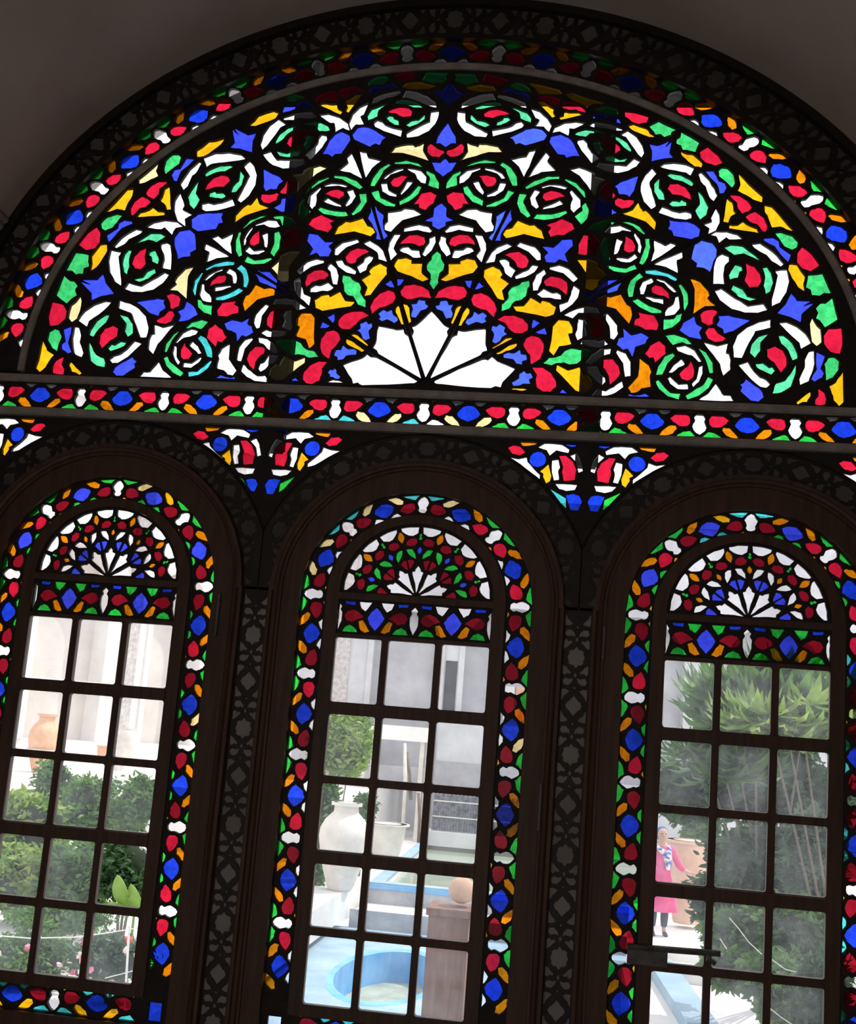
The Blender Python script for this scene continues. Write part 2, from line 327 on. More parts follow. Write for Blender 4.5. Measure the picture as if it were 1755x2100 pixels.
# ------------------------------------------------------------------ drawings of the glass
# half-sector template of the lunette, millimetres from the fan centre (along axis, across)
TEMPLATE = [
 ('white_ring_segment','w','n','R2',"1424,200 1412,244 1394,278 1378,305 1349,310 1353,292 1382,253 1389,226 1410,196"),
 ('white_ring_segment','w','n','R2',"1429,176 1387,188 1389,163 1367,119 1344,69 1337,48 1365,55 1398,88 1421,131"),
 ('white_ring_segment','w','n','R2',"1320,39 1314,68 1264,70 1246,96 1218,133 1200,161 1178,156 1185,115 1211,73 1248,48 1286,38"),
 ('white_ring_segment','w','n','R2',"1263,284 1246,296 1227,287 1206,250 1181,184 1214,179 1224,221 1237,250 1255,265"),
 ('white_ring_segment','w','n','R2',"1352,325 1333,358 1295,385 1248,398 1211,386 1239,371 1239,335 1280,356 1289,342 1334,330"),
 ('green_ring_segment','g2','n','R2',"1358,232 1345,265 1319,310 1286,324 1260,321 1268,304 1281,285 1312,283 1337,258"),
 ('green_ring_segment','g2','n','R2',"1367,209 1351,211 1348,171 1334,139 1331,105 1347,112 1367,146 1372,187"),
 ('green_ring_segment','g2','n','R2',"1288,236 1273,247 1253,227 1239,210 1237,194 1260,197 1274,219 1285,220"),
 ('green_ring_segment','g2','n','R2',"1303,92 1270,115 1263,146 1241,170 1230,151 1245,118 1272,92"),
 ('red_teardrop','r','n','R2',"1305,248 1295,205 1279,178 1286,148 1312,143 1331,163 1336,193 1326,225"),
 ('blue_leaf','b','n','',"1229,331 1225,360 1193,378 1165,366 1133,304 1147,282 1140,267 1163,259 1177,240 1200,280 1218,302"),
 ('blue_kite','b','a','',"1256,0 1215,18 1185,34 1153,39 1153,20 1137,0"),
 ('red_comma','r','n','',"1152,62 1138,72 1110,70 1092,53 1089,25 1106,7 1120,10 1128,36"),
 ('cream_petal','c','n','cream1',"1152,88 1142,104 1133,128 1144,136 1143,158 1130,201 1103,222 1106,171 1092,123 1070,67 1115,95"),
 ('blue_arrowhead','b','a','',"1082,0 1063,17 1065,51 1025,31 998,0"),
 ('green_ring_segment','g','n','R1',"1040,85 1061,113 1072,161 1063,203 1053,202 1054,141 1041,92"),
 ('green_ring_segment','g','n','R1',"1044,218 1056,229 1030,259 986,285 944,292 942,276 993,255 1021,244"),
 ('green_ring_segment','g','n','R1',"927,263 915,287 876,264 850,222 847,188 860,185 875,220 891,250"),
 ('green_ring_segment','g','n','R1',"949,89 954,103 912,132 880,173 854,170 875,134 915,98"),
 ('green_ring_segment','g','n','R1',"938,16 971,18 1009,42 1027,74 1009,71 993,56 954,61 946,37"),
 ('white_ring_segment','w','n','R1',"963,73 998,72 1024,98 1037,150 1027,149 1011,119 987,107 968,90"),
 ('white_ring_segment','w','n','R1',"1036,166 1027,197 1004,229 978,247 979,235 1002,217 1024,170"),
 ('white_ring_segment','w','n','R1',"962,230 957,252 921,243 901,214 897,190 907,187 930,225"),
 ('white_ring_segment','w','n','R1',"970,126 975,149 948,158 919,173 908,169 937,145"),
 ('red_teardrop','r','n','R1',"1002,141 1003,175 990,206 966,217 948,207 945,185 964,170 986,159"),
 ('red_bud','r','n','',"909,23 924,49 918,86 895,95 863,115 866,91 846,88 834,64 852,54 869,35"),
 ('blue_star','b','a','',"869,0 846,22 802,25 782,62 776,25 755,24 738,0"),
 ('cream_petal','w2','n','cream2',"811,77 834,112 837,147 826,159 817,210 778,205 756,218 733,214 727,192 783,152"),
 ('white_star_half','w','n','',"1065,255 1070,287 1076,311 1100,318 1107,340 1026,320 984,310 1016,297 1030,291"),
 ('blue_long_leaf','b','n','',"852,268 828,259 806,231 772,231 728,224 702,204 689,217 729,230 796,251"),
 ('white_ring_segment','w','n','R0',"729,25 753,45 761,82 745,139 725,138 734,83 721,33"),
 ('white_ring_segment','w','n','R0',"714,149 711,175 674,192 641,195 585,182 614,159 642,175 677,164 702,154"),
 ('white_ring_segment','w','n','R0',"706,13 695,33 673,31 652,43 616,55 606,43 635,20 673,7"),
 ('white_ring_segment','w','n','R0',"600,62 635,70 638,104 651,117 650,137 634,149 623,130 616,109 600,89"),
 ('red_teardrop','r','n','R0',"673,47 701,56 713,85 711,117 688,140 663,152 670,119 665,88 654,71 660,53"),
 ('green_leaf','g','a','',"633,0 614,16 597,17 568,33 543,30 526,15 501,12 479,15 451,0"),
 ('yellow_petal','y','n','yel',"573,52 574,99 589,98 598,124 595,153 563,167 536,149 512,88 490,44 498,21 527,55"),
 ('blue_chip','b','n','',"499,120 501,148 466,142 474,133"),
 ('red_petal','r','n','',"412,7 444,21 465,49 474,83 468,114 445,128 424,123 407,100 411,69 420,45"),
 ('blue_bud','b2','n','',"377,15 382,30 399,31 402,53 383,60 384,80 361,70 339,78 324,74 321,60 354,45 361,24"),
 ('yellow_strip','y','n','',"382,111 353,107 319,92 293,85 301,79 335,88 364,92 377,101"),
 ('white_fan_petal','w','a','',"346,0 319,22 287,47 275,69 258,60 237,66 142,39 59,12 42,6 37,0"),
 ('green_block','g','n','',"1562,11 1556,100 1505,116 1494,84 1484,70 1499,54 1495,32 1518,18 1536,25"),
 ('yellow_petal','y','n','oute',"1477,179 1454,193 1443,169 1446,129 1456,81 1471,55 1476,93 1489,118"),
 ('red_fan','r','n','',"1559,142 1544,205 1525,243 1497,224 1485,186 1492,155 1518,133"),
 ('blue_butterfly','b','n','',"1471,232 1443,279 1449,303 1437,320 1408,329 1400,321 1431,285 1440,241 1450,207"),
 ('green_comma','g','n','',"1513,271 1503,304 1472,333 1450,338 1459,304 1464,271 1484,250 1502,252"),
 ('yellow_petal','y','n','outy',"1519,319 1498,379 1481,451 1460,464 1452,434 1454,400 1451,366 1480,360 1499,340"),
 ('red_comma','r','n','',"1420,356 1434,382 1433,416 1418,447 1397,446 1376,436 1385,413 1405,395 1412,359"),
 ('yellow_petal','y','n','',"1395,357 1392,377 1366,402 1359,417 1336,408 1309,417 1304,406 1349,383"),
 ('blue_star','b','a','',"1354,0 1396,29 1424,65 1435,29 1491,5 1453,0"),
]
LM_I = "-6717,1147 -6108,3020 -4760,4876 -3167,6034 -984,6743 984,6743 3167,6034 4760,4876 6108,3020 6717,1147 -9749,1417 -8720,4584 -7054,6876 -4360,8834 -1665,9709 1665,9709 4360,8834 7054,6876 8720,4584 9749,1417 -12965,2274 -11826,5780 -9152,9461 -6169,11627 -1843,13033 1843,13033 6169,11627 9152,9461 11826,5780 12965,2274 -9127,6631 -3486,10730 3486,10730 9127,6631 -2031,2796 -3287,1068 0,3456 2031,2796 3287,1068 0,0 -15850,-54 -14613,6139 -12058,10287 -7255,14092 87,15850 5647,14810 11251,11164 14753,5794"
LM_M = "-6774,1092 -6128,2983 -4690,4900 -3112,6031 -986,6761 976,6817 3111,6034 4712,4883 6244,3061 6901,1081 -9573,1377 -8682,4530 -7205,6831 -4399,8887 -1557,9653 1600,9728 4469,8974 7260,6928 8657,4597 9684,1335 -12882,1865 -12012,5534 -9097,9459 -6085,11652 -1861,13070 1863,13039 6517,11515 9125,9447 12012,5492 12962,1977 -9001,6411 -3504,10774 3696,10970 9024,6586 -2027,2751 -3271,901 -15,3493 2102,2793 3331,1016 -27,177 -16225,-55 -14962,6286 -12304,10497 -7285,14149 84,15184 5388,14130 11115,11028 14821,5820"
SPANDREL = [
 ('blue_disc', 'b', '-155,93 -158,79 -167,69 -181,64 -196,67 -207,76 -212,90 -209,104 -200,115 -186,120 -172,118 -160,108 -155,95'),
 ('yellow_chip', 'y', '-171,47 -143,73 -132,30 -135,11 -145,4 -157,28 -156,39'),
 ('white_crescent', 'w', '-192,138 -165,154 -128,161 -93,153 -60,134 -64,121 -100,128 -115,131 -139,107 -153,129 -177,135'),
 ('red_teardrop', 'r', '-103,109 -82,110 -55,88 -41,59 -45,21 -80,16 -87,49 -84,70'),
 ('white_strip', 'w', '-127,89 -108,92 -102,65 -108,48 -102,19 -116,16 -125,47'),
 ('white_crescent', 'w', '-111,1 -84,1 -50,0 -33,1 -41,-16 -70,-21 -95,-14'),
 ('white_crescent', 'w', '-61,111 -43,120 -29,97 -16,56 -28,51 -37,89'),
 ('red_chip', 'r', '-296,131 -279,140 -254,137 -233,117 -251,106 -277,111'),
 ('orange_chip', 'o', '-251,165 -187,166 -199,148 -228,143 -241,142'),
 ('white_triangle', 'w', '-293,87 -254,87 -227,96 -224,80 -197,52 -174,32 -173,19 -200,30 -248,62'),
 ('green_sliver', 'g', '-133,-16 -94,-39 -72,-51 -68,-88 -88,-72'),
 ('blue_drop', 'b', '-71,-38 -48,-33 -23,-38 -11,-60 -23,-94 -48,-95 -61,-62'),
 ('blue_chip', 'b', '-107,169 -31,173 -34,152 -59,146'),
]

GAP = 0.0008
def panes(items, panel, parent, board_name, y0=-0.006, y1=0.010, thick=(0.001, 0.005), extra_holes=(), lead=None, label=None):
    """items: (name, colour, polygon, parent). Cuts the tracery board of a panel and sets every piece of glass in its own hole"""
    polys = settle([it[2] for it in items], panel, .0027)
    holes = [p for p in polys if p] + [list(h) for h in extra_holes]
    b = link(board_name, board(panel, holes, y0, y1), lead or M_LEAD, parent)
    for it, p in zip(items, polys):
        if not p: continue
        link(it[0], slab(grow(p, GAP), thick[0], thick[1]), GL[it[1]], it[3] or parent)
    return b
def arc(a, b, z0, t0, t1, n, x0=0.0):
    return [(x0 + a * math.cos(math.radians(t0 + (t1 - t0) * i / n)), z0 + b * math.sin(math.radians(t0 + (t1 - t0) * i / n))) for i in range(n + 1)]
def rect(x0, x1, z0, z1): return [(x0, z0), (x1, z0), (x1, z1), (x0, z1)]
def rrect(x0, x1, z0, z1, r, n=4):
    out = []
    for cx, cz, a0 in ((x1 - r, z1 - r, 0), (x0 + r, z1 - r, 90), (x0 + r, z0 + r, 180), (x1 - r, z0 + r, 270)):
        for i in range(n + 1):
            t = math.radians(a0 + 90 * i / n); out.append((cx + r * math.cos(t), cz + r * math.sin(t)))
    return out
rnd = random.Random(7)
def jag(p, k=0.0016, r=rnd):
    """glass cut by hand: split the edges and shake them a little"""
    out = []
    for i in range(len(p)):
        a, b = p[i], p[(i + 1) % len(p)]; out.append((a[0] + r.uniform(-k, k), a[1] + r.uniform(-k, k)))
        if math.hypot(a[0] - b[0], a[1] - b[1]) > 0.018: out.append(((a[0] + b[0]) / 2 + r.uniform(-k, k), (a[1] + b[1]) / 2 + r.uniform(-k, k)))
    return out

# ------------------------------------------------------------------ the room shell
ZC, XC, SQ = 0.34987, -0.02704, 0.87221        # fan centre of the lunette, its squash
VA, VB = 1.95, 1.625
def extrude_y(pts, y0, y1, name='shell', closed=False):
    n = len(pts); v = [(a, y0, b + ZO) for a, b in pts] + [(a, y1, b + ZO) for a, b in pts]
    f = [(i, i + 1, i + 1 + n, i + n) for i in range(n - 1)]
    return mesh(name, v, f)
vault_in = arc(VA, VB, ZC, 0, 180, 72); vault_out = arc(VA + .3, VB + .3, ZC, 0, 180, 72)
def thick_strip(inner, outer_, y0, y1):
    return strip(inner, outer_, y0, y1)
o = link('ceiling', thick_strip(vault_in, vault_out, -7.0, 0.30), M_PLASTER, smooth=False); tag(o, kind='structure')
for s, nm in ((-1, 'wall_left'), (1, 'wall_right')):
    o = box_obj(nm, min(s * VA, s * (VA + .3)), max(s * VA, s * (VA + .3)), -7.0, 0.30, 0, ZC + ZO, M_PLASTER); tag(o, kind='structure')
o = box_obj('wall_back', -VA - .3, VA + .3, -7.3, -7.0, 0, VB + .3 + ZC + ZO, M_PLASTER); tag(o, kind='structure')
o = box_obj('floor', -VA - .3, VA + .3, -7.3, 0.30, -0.2, 0, solid('floor_tiles', (0.34, 0.28, 0.23), (0.45, 0.38, 0.32), scale=3)); tag(o, kind='structure')
o = box_obj('wall_front', -VA, VA, -0.05, 0.25, 0, -2.29 + ZO, M_PLASTER); tag(o, kind='structure')
# plaster cornice line running towards the viewer on the left side of the vault
cx, cz = on_plane(38, 470)
bm = bmesh.new()
nrm = Vector((-cx, 0, -(cz - ZC) * 1.3)).normalized()
for k, (r_, off) in enumerate(((0.012, 0.0), (0.009, 0.035), (0.006, 0.06))):
    t = math.atan2((cz - ZC) / VB, cx / VA) + off / 1.8
    x, z = VA * math.cos(t), ZC + VB * math.sin(t)
    tube(bm, [(x + nrm.x * 0.006, -0.06, z + ZO), (x + nrm.x * 0.006, -6.9, z + ZO)], r_ * 1.3, 8)
o = link('trim_1', bm_mesh(bm), M_STONE); tag(o, kind='structure')

for s, nm in ((-1, 'trim_3'), (1, 'trim_4')):      # jambs closing the window wall against the side walls
    bm = bmesh.new()
    a, b = sorted((s * 1.800, s * 1.952)); box(bm, a, b, .0115, .10, -2.30 + ZO, -.19 + ZO)
    a, b = sorted((s * 1.922, s * 1.952)); box(bm, a, b, .0115, .10, -.19 + ZO, .35 + ZO)
    a, b = sorted((s * 1.855, s * 1.952)); box(bm, a, b, -.02, .0115, -2.30 + ZO, -.45 + ZO)
    o = link(nm, bm_mesh(bm), M_LEAD); tag(o, kind='structure')

# ------------------------------------------------------------------ a pattern shared by all the borders
# u along the border (white piece at 0, blue piece at a half), v across it (-1 inner edge, 1 outer edge)
BAND = [
 ('white_spindle', 'w', 'a', [(0, -.74), (.035, -.7), (.056, -.5), (.042, -.25), (.06, 0), (.07, .2), (.055, .45), (.03, .68), (0, .78)]),
 ('red_drop', 'r', 'm', [(.095, -.35), (.10, .0), (.13, .2), (.18, .24), (.235, .12), (.28, -.12), (.315, -.42), (.28, -.6), (.22, -.78), (.155, -.8), (.11, -.62)]),
 ('outer_green_chip', 'g3', 'm', [(.035, .95), (.06, .78), (.1, .5), (.16, .6), (.22, .82), (.24, .95)]),
 ('outer_amber_chip', 'o', 'm', [(.25, .12), (.235, .42), (.285, .78), (.33, .93), (.42, .95), (.385, .6), (.32, .17)]),
 ('blue_lozenge', 'b3', 'e', [(.5, -.80), (.44, -.62), (.385, -.2), (.37, .0), (.40, .25), (.45, .45), (.5, .55)]),
 ('inner_chip', 'g3', 'm', [(.30, -.94), (.355, -.64), (.4, -.70), (.45, -.94)]),
 ('inner_amber_chip', 'y', 'm', [(.07, -.95), (.095, -.82), (.14, -.95)]),
]
def border(path, k0, k1, parent, colour, keep=lambda q: True):
    """all pieces of a border from period k0 to k1; path(s, v) gives the place, colour(name, s, default) the glass"""
    out = []
    for k in range(k0, k1 + 1):
        for name, col, ty, pts in BAND:
            insts = []
            if ty == 'a': insts.append(([(k + u, v) for u, v in pts] + [(k - u, v) for u, v in pts[::-1]], k))
            if ty == 'm':
                for sg in (1, -1): insts.append(([(k + sg * u, v) for u, v in pts], k + sg * 0.25))
            if ty == 'e': insts.append(([(k + u, v) for u, v in pts] + [(k + 1 - u, v) for u, v in pts[::-1]], k + 0.5))
            for q, s in insts:
                q = [path(u, v) for u, v in q]
                if not keep(q): continue
                c = colour(name, s, col)
                if c: out.append((name, c, jag(grow(clean(q), .0012)), parent))
    return out

# ------------------------------------------------------------------ the great lunette
I_ = np.array([[float(c) / 1e4 for c in t.split(',')] for t in LM_I.split()]); M_ = np.array([[float(c) / 1e4 for c in t.split(',')] for t in LM_M.split()])
def tps_fit(A, B, lam=2e-3):
    n = len(A); d = np.linalg.norm(A[:, None] - A[None], axis=2); K = np.where(d > 0, d * d * np.log(d + 1e-12), 0) + lam * np.eye(n)
    P = np.c_[np.ones(n), A]; L = np.zeros((n + 3, n + 3)); L[:n, :n] = K; L[:n, n:] = P; L[n:, :n] = P.T
    return np.linalg.solve(L, np.r_[B, np.zeros((3, 2))])
_c = tps_fit(I_, M_)
def lun(pts):
    """ideal drawing of the lunette -> the slightly irregular hand-made one"""
    P = np.atleast_2d(np.array(pts, float)); d = np.linalg.norm(P[:, None] - I_[None], axis=2); K = np.where(d > 0, d * d * np.log(d + 1e-12), 0)
    Q = K @ _c[:-3] + np.c_[np.ones(len(P)), P] @ _c[-3:]
    return [(XC + float(a), ZC + SQ * float(b)) for a, b in Q]
ZB = 0.341                        # top of the transom beam
lunette = empty('stained_glass_lunette', (XC, 0, ZB + ZO), 'large half-round stained glass lunette of ringed rosettes above the three arched windows', 'stained glass')
outer = arc(1.625, 1.326, ZC, -0.5, 180.5, 90, XC)
items = []
OV = {('cream1', 0): 'w', ('cream1', 2): 'y', ('cream1', 6): 'w2', ('cream1', 7): 'y', ('cream1', 8): 'o', ('cream1', 9): 'w2',
      ('cream2', 1): 'o', ('cream2', 2): 'c', ('cream2', 3): 'y', ('cream2', 6): 'y', ('cream2', 7): 'y', ('cream2', 8): 'o', ('cream2', 9): 'o',
      ('yel', 0): 'c', ('yel', 1): 'o', ('outy', 2): 'c', ('oute', 9): 'c', ('oute', 0): 'c'}
TURQ = {(1, 15), (1, 16), (1, 17), (1, 18), (0, 17), (0, 18), (8, 16)}
RS = {('R2', 0): 1.13, ('R2', 2): 1.07, ('R2', 3): 1.03, ('R2', 7): 1.10, ('R2', 8): 1.08, ('R2', 9): 1.14, ('R1', 9): 1.05, ('R0', 0): 1.04, ('R0', 9): 1.06}
for h in range(10):
    s, side = h // 2, (-1 if h % 2 == 0 else 1)
    ax = math.radians(162 - 36 * s)
    ros = {}; cen = {}
    for g, (r_, d_, sz) in {'R0': (.6814, 8.307, 'small'), 'R1': (.9851, 9.73, 'middle'), 'R2': (1.3163, 8.05, 'large')}.items():
        a_ = ax - side * math.radians(d_); c_ = lun([(r_ * math.cos(a_), r_ * math.sin(a_))])[0]; cen[g] = c_
        ros[g] = empty('rosette', Vector((c_[0], 0, c_[1] + ZO)) - lunette.location, parent=lunette)
    for idx, (name, col, ty, grp, pts) in enumerate(TEMPLATE):
        if ty == 'a' and side == -1: continue
        pts = parse(pts)
        if ty == 'a': pts = pts + [(a, -b) for a, b in pts[::-1]]
        else: pts = [(a, side * b) for a, b in pts]
        q = [(a * math.cos(ax) + b * math.sin(ax), a * math.sin(ax) - b * math.cos(ax)) for a, b in pts]
        q = [(a, max(b, 0.004)) for a, b in q]
        q = lun(q)
        if grp in ros:
            k_ = RS.get((grp, h), 1.0); g_ = cen[grp]; q = [(g_[0] + (x - g_[0]) * k_, g_[1] + (y - g_[1]) * k_) for x, y in q]
        q = grow(clean(q), .0014 if ('segment' in name or 'teardrop' in name) else .0034)
        c = OV.get((grp, h), col)
        if (h, idx) in TURQ: c = 't'
        if col == 'b' and h >= 5 and idx in (10, 12, 29): c = 'b2' if h in (5, 8) else c
        items.append((name, c, jag(q, 0.0013), ros.get(grp)))
def px_poly(s):
    v = [float(q) for q in s.split()]; return [on_plane(a, b) for a, b in zip(v[::2], v[1::2])]
for nm, c, s in (('cream_base_sliver', 'w2', '652 786 677 776 700 779 721 788'), ('cream_base_sliver', 'o', '1034 806 1060 796 1080 799 1094 806'),
                 ('blue_base_sliver', 'b', '418 781 445 768 472 782'), ('blue_base_sliver', 'b', '580 783 606 770 620 784'), ('blue_base_sliver', 'b', '1140 808 1152 793 1172 810'),
                 ('blue_base_sliver', 'b3', '1270 815 1318 806 1366 821')):
    items.append((nm, c, px_poly(s), None))
panes(items, [p for p in outer if p[1] > ZB] + [(outer[-1][0], ZB), (outer[0][0], ZB)], lunette, 'tracery')
# round bars over the spokes of the fan and the sector lines
bm = bmesh.new()
for k in range(4):
    a = math.radians(36 * (k + 1))
    P = lun([(r_ * math.cos(a), r_ * math.sin(a)) for r_ in (0.02, 0.12, 0.24, 0.30)])
    tube(bm, [(x, -0.010, z + ZO) for x, z in P], [0.009, 0.008, 0.008, 0.013], 8)
    P = lun([(r_ * math.cos(a), r_ * math.sin(a)) for r_ in (0.30, 0.50, 0.75, 1.0, 1.25)])
    tube(bm, [(x, -0.008, z + ZO) for x, z in P], [0.011, 0.007, 0.006, 0.006, 0.006], 8)
link('spokes', bm_mesh(bm), M_LEAD, lunette)
# two overlaps of the plain glazing that protects the outside of the lunette
for z0, z1 in ((1.300, 1.347), (0.774, 0.818)):
    hw = 1.6 * math.sqrt(max(0, 1 - ((z1 + 0.03 - ZC) / 1.33) ** 2))
    o = link('glazing_lap', slab(rect(XC - hw, XC + hw, z0, z1), 0.030, 0.033), M_PANE_HAZY, lunette)

# grey beading around the lunette and on both sides of the frieze
mo = link('grey_beading', strip(arc(1.623, 1.324, ZC, 0, 180, 90, XC), arc(1.652, 1.352, ZC, 0, 180, 90, XC), -0.022, 0.012, [(0, .012), (0, -.016), (.25, -.024), (.75, -.024), (1, -.016), (1, .012)]), M_STONE)
tag(mo, 'thin pale grey arched beading strip around the great lunette', 'beading')
for nm, z0, z1, lab in (('transom_beading', .306, .336, 'pale grey straight beading strip under the lunette, above the narrow frieze'),
                        ('transom_beading', .170, .201, 'pale grey straight beading strip below the narrow frieze, above the window arches')):
    bm = bmesh.new(); box(bm, -1.94, 1.94, -.026, .012, z0 + ZO, z1 + ZO); bmesh.ops.bevel(bm, geom=bm.edges[:], offset=.005, segments=2, affect='EDGES')
    tag(link(nm, bm_mesh(bm), M_STONE), lab, 'beading')
bm = bmesh.new(); box(bm, -1.94, 1.94, .013, .05, .300 + ZO, .345 + ZO); box(bm, -1.94, -1.64, .011, .05, .30 + ZO, .365 + ZO); box(bm, 1.59, 1.94, .011, .05, .30 + ZO, .365 + ZO); box(bm, -1.94, 1.94, .013, .05, .165 + ZO, .206 + ZO)
tag(link('trim_2', bm_mesh(bm), M_LEAD), kind='structure')

# arched border outside the beading
ab = empty('stained_glass_arch_border', (XC, 0, .345 + ZO), 'narrow arched border of coloured glass following the outside of the grey lunette beading', 'stained glass')
def arc_path(s, v):
    t = math.radians(90 + 6.2 - 12.35 * s); f = (v + 1) / 2
    return (XC + (1.655 + .122 * f) * math.cos(t), ZC + (1.356 + .095 * f) * math.sin(t))
def arc_col(name, s, c):
    if name == 'inner_chip': return 'w'
    return c
its = border(arc_path, -6, 8, None, arc_col, keep=lambda q: min(b for a, b in q) > .352)
band_outer = arc(1.79, 1.463, ZC, 0, 180, 90, XC); band_inner = arc(1.648, 1.348, ZC, 0, 180, 90, XC)
panes(its, band_outer + band_inner[::-1], ab, 'tracery')

# frieze between the two beadings
fr = empty('stained_glass_frieze', (0, 0, .20 + ZO), 'long horizontal frieze of red drops, blue lozenges and white spindles below the lunette', 'stained glass')
P0 = 0.3438
def frieze_path(s, v): return (-0.028 + s * P0, .2535 - .050 * v)
def frieze_col(name, s, c):
    if name == 'inner_chip': return 'w'
    if name == 'outer_green_chip' and -1.5 < s < .5: return 't' if s < .2 else 'w'
    if name == 'outer_amber_chip' and -.9 < s < .9: return 'c'
    return c
its = border(frieze_path, -5, 5, None, frieze_col, keep=lambda q: max(abs(a) for a, b in q) < 1.93)
panes(its, rect(-1.94, 1.94, .199, .308), fr, 'tracery')

# ------------------------------------------------------------------ spandrels between the window arches
SP_LAB = {-1.8: 'stained glass spandrel cut by the left picture edge, left of the left window arch', -.6: 'stained glass spandrel of two ringed red drops between the left and middle window arches',
          .6: 'stained glass spandrel of two ringed red drops between the middle and right window arches', 1.8: 'stained glass spandrel cut by the right picture edge, right of the right window arch'}
AA, AB, AZ = .643, .628, -.465     # outer edge of the fretwork around a window arch
for X in (-1.8, -.6, .6, 1.8):
    sp = empty('stained_glass_spandrel', (X - .035 * (abs(X) < 1), 0, -.2 + ZO), SP_LAB[X], 'stained glass', 'spandrels between the window arches')
    x0 = X + (-.030 if X < 0 else .0)
    its = []
    for name, c, pts in SPANDREL:
        P = parse(pts)
        for sg in (1, -1):
            cc = 't' if (name == 'green_sliver' and X == .6 and sg == 1) else ('g3' if c == 'g' else ('b3' if c == 'b' else c))
            q = [(x0 + sg * a, b) for a, b in P]; q = grow(clean(q), .003); q2 = []
            for a_, b_ in q:      # keep every piece clear of the two window arches
                for cx_ in (X - .6, X + .6):
                    e_ = math.hypot((a_ - cx_) / AA, (b_ - AZ) / AB)
                    if e_ < 1.014: a_ = cx_ + (a_ - cx_) * 1.014 / e_; b_ = AZ + (b_ - AZ) * 1.014 / e_
                q2.append((a_, min(b_, .158)))
            its.append((name, cc, jag(q2, .0007), None))
    edge_r = arc(AA, AB, AZ, 90, 175, 40, X + .6); edge_l = arc(AA, AB, AZ, 90, 5, 40, X - .6)
    er = [(a, b) for a, b in edge_r if a > X + .002]; el = [(a, b) for a, b in edge_l if a < X - .002]
    zt = .166
    panel = [(er[0][0], zt)] + er + el[::-1] + [(el[0][0], zt)]
    panel = [(a, min(b, zt)) for a, b in panel]
    panel = [p for p in panel if -1.945 < p[0] < 1.945]
    if abs(X) > 1:
        panel = [p for p in panel if (p[0] < 1.93 if X > 0 else p[0] > -1.93)]
        inner_ = el if X > 0 else er; sx = 1.93 if X > 0 else -1.93
        panel = [(inner_[0][0], zt)] + inner_ + [(sx, inner_[-1][1]), (sx, zt)]
        its = [i for i in its if max(abs(a) for a, b in i[2]) < 1.92]
    panes(its, panel, sp, 'tracery')
    for e in ((er, el) if abs(X) < 1 else (el,) if X > 0 else (er,)):
        bm = bmesh.new(); tube(bm, [(a, -.004, b + ZO) for a, b in e], .007, 6)
        link('edge_bead', bm_mesh(bm), M_FRET, sp)

# ------------------------------------------------------------------ the three arched sashes
ROWS = [-.6207, -.857, -.9024, -1.123, -1.1513, -1.3852, -1.4335, -1.6502, -1.6793, -1.9124]
COLS = [-.2854, -.1122, -.0866, .0866, .1122, .2854]
SZ = -.465
def arch_shape(a, b, zbot, n=40, x0=0.0):
    return [(x0 + a, zbot)] + arc(a, b, SZ, 0, 180, n, x0) + [(x0 - a, zbot)]
FAN = [   # radius, degrees from the axis of a sector (18 = its edge)
 ('white_outer_petal', 'w', 'n', [(.249, 2.2), (.274, 1.6), (.275, 9), (.274, 16.2), (.262, 16), (.25, 13.5), (.241, 10.5), (.238, 7)]),
 ('amber_seed', 'o', 'b', [(.262, 0), (.252, 2), (.238, 3.2), (.225, 2), (.215, 0)]),
 ('green_seed', 'g3', 'a', [(.249, 0), (.243, 1.3), (.235, .7), (.228, 2), (.222, 0)]),
 ('red_seed_petal', 'r2', 'n', [(.216, 2.2), (.231, 5.5), (.23, 10), (.22, 13.8), (.205, 14.5), (.198, 10), (.201, 5)]),
 ('fan_leaf', 'L', 'n', [(.147, 4.5), (.155, 9), (.169, 14), (.189, 16), (.19, 12.5), (.186, 8.5), (.168, 5.2)]),
 ('axis_seed', 'S', 'a', [(.197, 0), (.186, 2.4), (.177, 2.8), (.166, 0)]),
 ('fan_wedge', 'W', 'n', [(.148, 17), (.148, 12), (.14, 6.5), (.126, 9), (.112, 13), (.108, 16.5)]),
 ('white_fan_petal', 'w', 'a', [(.120, 0), (.108, 5), (.1, 6), (.097, 13), (.085, 12.5), (.05, 9), (.02, 6), (.014, 0)]),
]
LOW = [
 ('white_spindle', 'w', 'a', [(0, -.8), (.045, -.58), (.03, -.4), (.055, -.2), (.055, .25), (.04, .5), (0, .88)]),
 ('blue_bar', 'b3', 'm', [(.08, -.93), (.22, -.91), (.215, -.72), (.09, -.75)]),
 ('top_chip', 'T', 'm', [(.27, -.93), (.44, -.92), (.41, -.68), (.36, -.38), (.3, -.55)]),
 ('red_drop', 'r2', 'm', [(.08, -.05), (.12, -.35), (.2, -.44), (.28, -.28), (.345, -.02), (.27, .12), (.2, .32), (.12, .22)]),
 ('green_half_disc', 'g3', 'm', [(.065, .9), (.1, .62), (.16, .48), (.23, .62), (.275, .9)]),
 ('amber_leaf', 'o', 'm', [(.275, .25), (.33, .15), (.375, .4), (.43, .82), (.37, .9), (.305, .75)]),
 ('blue_lozenge', 'b', 'e', [(.5, -.64), (.44, -.38), (.385, 0), (.42, .35), (.5, .76)]),
]
